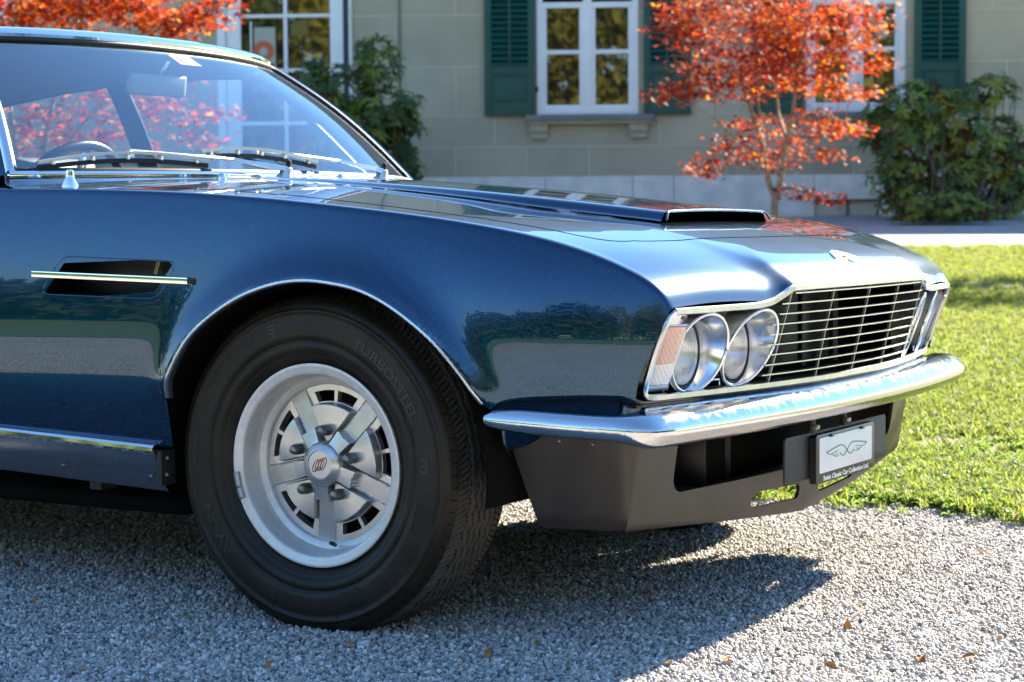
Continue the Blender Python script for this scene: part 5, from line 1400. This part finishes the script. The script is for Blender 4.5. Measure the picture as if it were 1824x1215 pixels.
stems2 = [([b2, A(55, 420), A(40, 330), A(20, 220), A(10, 100), A(40, 0)], .05, .012), ([A(55, 410), A(75, 320), A(85, 220), A(120, 100), A(160, 0)], .032, .010), ([A(58, 400), A(20, 330), A(-40, 200), A(-60, 60)], .03, .008), ([A(75, 330), A(140, 230), A(220, 150), A(330, 60)], .022, .006), ([A(80, 300), A(160, 260), A(260, 230), A(330, 200)], .016, .004), ([A(120, 110), A(220, 70), A(330, 40), A(390, 10)], .014, .004)]
pads2 = [(60, -60, 200, 90, .1, 1100, .5), (200, 5, 110, 45, 0, 800, .55), (60, 30, 150, 35, 0, 850, .55), (300, 45, 70, 22, 0, 330, .5), (365, 25, 38, 28, 0, 150, .3), (395, 8, 20, 14, 0, 50, .3), (-60, 100, 120, 80, 0, 420, .4), (110, 110, 120, 40, .2, 420, .4), (180, 185, 110, 40, .1, 300, .35), (320, 120, 60, 25, 0, 110, .3), (330, 195, 80, 30, 0, 180, .3), (60, 230, 70, 50, 0, 260, .6), (215, 250, 70, 30, 0, 150, .35), (370, 240, 60, 18, 0, 80, .3)]
maple('maple_tree', 'orange maple rising behind the roof and windows of the blue car', b2, stems2, pads2, D2, .050, 1, 22, .007)

# rhododendrons: whorls of long leathery leaves on bare stems
RH = [leafy('rhododendron_green', (.120, .200, .078), (.17, .28, .06), .34, .5), leafy('rhododendron_light', (.33, .39, .090), (.42, .50, .08), .38, .4), leafy('rhododendron_yellow', (.50, .27, .02), (.5, .3, .03), .5, .2), leafy('rhododendron_brown', (.13, .065, .030), (.10, .05, .02), .6, .3)]
STEMM = noisy('shrub_stem', (.16, .12, .08), (.10, .075, .05), 20, .8, .2, .002)
def long_leaf(p, d, n, L_, w):
    s = np.cross(d, n); s /= np.linalg.norm(s) + 1e-9; n = np.cross(s, d); V = []
    for t, ww, dr in ((0, .12, 0), (.35, .85, .02), (.7, .95, -.06), (1, .06, -.20)):
        c = p + d * (L_ * t) + n * (dr * L_); V += [c - s * (w * ww * .5) + n * .004, c, c + s * (w * ww * .5) + n * .004]
    return V, [(j * 3 + b, j * 3 + b + 1, j * 3 + b + 4, j * 3 + b + 3) for j in range(3) for b in (0, 1)]
def shrub(name, label, base, blobs, D, nw, seed, group=None, L_=.115, mats=RH, pm=(.66, .24, .015, .085)):
    rg = np.random.default_rng(seed); T = empty(name, base); tag(T, label, 'shrub', group); V, F, MI = [], [], []; mb = MB(); tot = sum(b[2] * b[3] for b in blobs); bb = np.array(base)
    for px, py, rx, ry, dd in blobs:
        c = np.array(at(px, py, D + dd)); sx, sz = rx / 3500 * D, ry / 3500 * D; sy = min(.8 * sx, .55); n = int(nw * rx * ry / tot)
        for k in range(n):
            u = rg.normal(size=3); u /= np.linalg.norm(u); p = c + u * np.array([sx, sy, sz]) * rg.uniform(.25, 1.0) ** .45
            if p[2] < GH(p[1]) + .05: continue
            ax = u * .7 + np.array([0, -.25, .75]); ax /= np.linalg.norm(ax); e1 = np.cross(ax, [.3, .9, .1]); e1 /= np.linalg.norm(e1); e2 = np.cross(ax, e1); m_ = rg.choice(4, p=np.array(pm) / sum(pm)); nl = rg.integers(6, 10); ph = rg.uniform(0, 6.28)
            for j in range(nl):
                a = ph + 6.28 * j / nl + rg.uniform(-.25, .25); d = e1 * math.cos(a) + e2 * math.sin(a) + ax * rg.uniform(-.25, .55); d /= np.linalg.norm(d)
                mm = m_ if (m_ != 2 or j % 4 == 0) else 1
                if rg.random() < .012: mm = 2
                Vn, Fn = long_leaf(p, d, ax, L_ * rg.uniform(.7, 1.15), L_ * .33); i = len(V); V += [v - bb for v in Vn]; F += [tuple(q + i for q in f) for f in Fn]; MI += [mm] * len(Fn)
            if rg.random() < .12:
                st = bb + np.array([rg.normal() * .12 + (c[0] - bb[0]) * .5, rg.normal() * .10, .02]); mpt = (st + p) / 2 + np.array([(p[0] - st[0]) * .2, 0, .05]); P = smooth_curve([st, mpt, p], 8) - bb; mb.add(*g_tube([Vector(q) for q in P], 1, 5, radii=list(np.linspace(.011, .004, 8))))
    mb.build('stems', STEMM, T)
    me = bpy.data.meshes.new('foliage'); me.from_pydata([tuple(v) for v in V], [], F); link('foliage', me, mats, T); me.polygons.foreach_set('material_index', MI); me.update(); me.polygons.foreach_set('use_smooth', [True] * len(me.polygons))
    return T
bb_ = at(650, 400, 19.6); bb_.z = GH(bb_.y)
shrub('rhododendron', 'tall dark green rhododendron between the glazed door and the shuttered window', bb_, [(672, 108, 55, 42, 0), (600, 165, 80, 55, 0), (560, 130, 30, 26, 0), (690, 190, 62, 50, -.1), (625, 235, 85, 60, 0), (712, 240, 45, 50, 0), (715, 300, 42, 40, -.1), (650, 310, 80, 50, 0)], 19.5, 520, 31, 'rhododendrons along the house wall')
bb_ = at(1680, 412, 19.2); bb_.z = GH(bb_.y)
shrub('rhododendron', 'wide leafy rhododendron with yellowing leaves right of the maple', bb_, [(1640, 185, 72, 42, 0), (1598, 240, 62, 50, 0), (1690, 220, 78, 60, 0), (1765, 160, 48, 32, .1), (1765, 265, 70, 60, .1), (1610, 310, 70, 34, .1), (1720, 305, 85, 36, .1), (1805, 310, 45, 60, 0), (1565, 205, 30, 34, 0), (1660, 350, 110, 34, .2), (1780, 365, 40, 30, .1)], 19.3, 680, 32, 'rhododendrons along the house wall', pm=(.40, .40, .09, .11))
bb_ = at(1675, 408, 18.6); bb_.z = GH(bb_.y)
shrub('low_hedge_shrub', 'low clipped bush with reddish leaves at the foot of the right rhododendron', bb_, [(1695, 370, 62, 28, 0), (1628, 378, 42, 26, 0), (1748, 384, 30, 18, 0)], 18.4, 620, 33, None, .050, [RH[1], RH[0], RH[2], leafy('hedge_russet', (.14, .05, .03), (.12, .05, .03), .6, .3)], pm=(.55, .25, .0, .20))
# small garden tree just right of the view: its crown shades a strip of the lawn
bg_ = Vector((6.0, 15.2, GH(15.2))); T3 = empty('garden_tree', bg_); tag(T3, 'small leafy garden tree on the lawn right of the drive', 'tree'); mbt = MB()
limb(mbt, [(0, 0, 0), (.05, 0, .9), (-.05, .05, 1.8), (0, 0, 2.9)], .05, .015)
rg = np.random.default_rng(77); Vt, Ft = [], []
for k in range(7): limb(mbt, [(0, 0, 1.8 + .15 * k), (.3 * math.cos(k * 2.1), .3 * math.sin(k * 2.1), 2.3 + .12 * k), (.75 * math.cos(k * 2.1), .75 * math.sin(k * 2.1), 2.6 + .10 * k)], .014, .004)
for k in range(1500):
    u = rg.normal(size=3); u /= np.linalg.norm(u); p = u * rg.uniform(.3, 1) ** .5 * np.array([1.0, .75, .40]) + np.array([0, 0, 2.8]); Vn, Fn = maple_leaf(p, np.array([rg.normal() * .5, rg.normal() * .5, 1]), .055, rg); i = len(Vt); Vt += Vn; Ft += [tuple(a + i for a in f) for f in Fn]
mbt.build('trunk', BARK, T3); mesh('crown', Vt, Ft, RH[1], T3, False)
# ------------------------------------------------------------------ fallen leaves on the drive
LV = [noisy('fallen_leaf_%d' % k, c, tuple(v * .6 for v in c), 60, .7, .1, .001) for k, c in enumerate(((.50, .20, .05), (.34, .12, .04), (.58, .32, .10)))]
def fallen_mesh(k):
    rg = np.random.default_rng(200 + k); V = []; L_ = 1.0; w = rg.uniform(.38, .6)
    for t in np.linspace(0, 1, 7):
        ww = w * math.sin(math.pi * min(.97, t * .94 + .04)) ** .8; lift = .28 * math.sin(t * 2.2 + rg.uniform(-.2, .2)) * rg.uniform(.5, 1.2)
        V += [(t - .5, -ww / 2, lift + .16 * ww), (t - .5, 0, lift), (t - .5, ww / 2, lift + .20 * ww)]
    F = [(j * 3 + b, j * 3 + b + 1, j * 3 + b + 4, j * 3 + b + 3) for j in range(6) for b in (0, 1)]
    me = bpy.data.meshes.new('fallen_leaf'); me.from_pydata(V, [], F); me.polygons.foreach_set('use_smooth', [True] * len(F)); me.materials.append(LV[k % 3]); return me
LM = [fallen_mesh(k) for k in range(9)]
rg = np.random.default_rng(17)
n_ = 260; yl = rg.uniform(4.9, 9.5, n_); xl = (yl * .115 - .1) + rg.uniform(0, 1, n_) * (yl * .16 + .4); kl = np.array([y > lawn_edge(x) - .12 for x, y in zip(xl, yl)]); lo_ = []
for k in range(6):
    ol_ = bpy.data.objects.new('litter_leaf', LM[k]); COL.objects.link(ol_); lo_.append(ol_)
tag(scatter('leaf_litter', np.c_[xl, yl, f_gz(yl) + .030][kl], lo_, .016, .034, .7, 41), 'orange brown leaf litter scattered over the lawn edge', 'leaf litter', kind='stuff')
spots = [(1035 * 724 / 1824 + 1100, 555 * 315 / 794 + 900), (1362 * .397 + 1100, 708 * .397 + 900), (1090 * .397 + 1100, 478 * .397 + 900), (455 * .397 + 1100, 635 * .397 + 900), (530 * .397 + 1100, 560 * .397 + 900), (1265 * .397 + 1100, 433 * .397 + 900), (1575 * .397 + 1100, 697 * .397 + 900), (1635 * .397 + 1100, 632 * .397 + 900), (840 * .397 + 1100, 283 * .397 + 900), (620 * .397 + 1100, 390 * .397 + 900), (145 * .397 + 1100, 440 * .397 + 900), (240 * .397 + 1100, 305 * .397 + 900), (275 * .397 + 1100, 213 * .397 + 900), (810 * .397 + 1100, 70 * .397 + 900), (1220 * .397 + 1100, 122 * .397 + 900), (1525 * .397 + 1100, 307 * .397 + 900), (1110 * .397 + 1100, 590 * .397 + 900), (230 * .397 + 1100, 720 * .397 + 900), (500 * .397 + 1100, 715 * .397 + 900), (1450 * .397 + 1100, 765 * .397 + 900),
         (275, 955), (95, 962), (360, 993), (620, 1153), (225, 1022), (30, 1010), (270, 1140), (880, 1000), (930, 965), (1010, 1090), (870, 1170), (1050, 1010), (150, 1195), (480, 1190), (760, 1160), (700, 1140), (960, 1150)]
spots += [(1290, 1180), (1345, 1105), (1600, 1010), (1690, 1090), (1760, 985), (1405, 985), (1540, 955), (1780, 1140), (1480, 1190), (1640, 960), (1720, 945), (1380, 1045), (1575, 1130), (560, 1180), (330, 1100), (120, 1110), (420, 1060), (60, 1075), (200, 970), (820, 1190), (1150, 1060), (1220, 1010)]
for k, (px, py) in enumerate(spots):
    d = _fw + _r * ((px - 912) / 3500.0) - _u * ((py - 607.5) / 3500.0); t = -.822 / d.z; p = CAMP + d * t
    o = bpy.data.objects.new('fallen_leaf', LM[k % 9]); COL.objects.link(o); s = .036 if k == 0 else rg.uniform(.013, .030); o.scale = (s, s, s); o.location = (p.x, p.y, .0085)
    o.rotation_euler = (rg.normal() * .3, rg.normal() * .3 + (-.9 if k == 0 else 0), rg.uniform(0, 6.28))
    if k == 0: tag(o, 'large rust brown leaf standing upright on the sunlit gravel', 'leaf', 'fallen leaves on the gravel drive')
    elif p.x * .51 + p.y * .86 < 3.9 + .1 and px < 1080: tag(o, 'small brown fallen leaf lying on shaded gravel around the wheel', 'leaf', 'fallen leaves on the gravel drive')
    else: tag(o, 'small orange brown fallen leaf lying on gravel in front of the car', 'leaf', 'fallen leaves on the gravel drive')
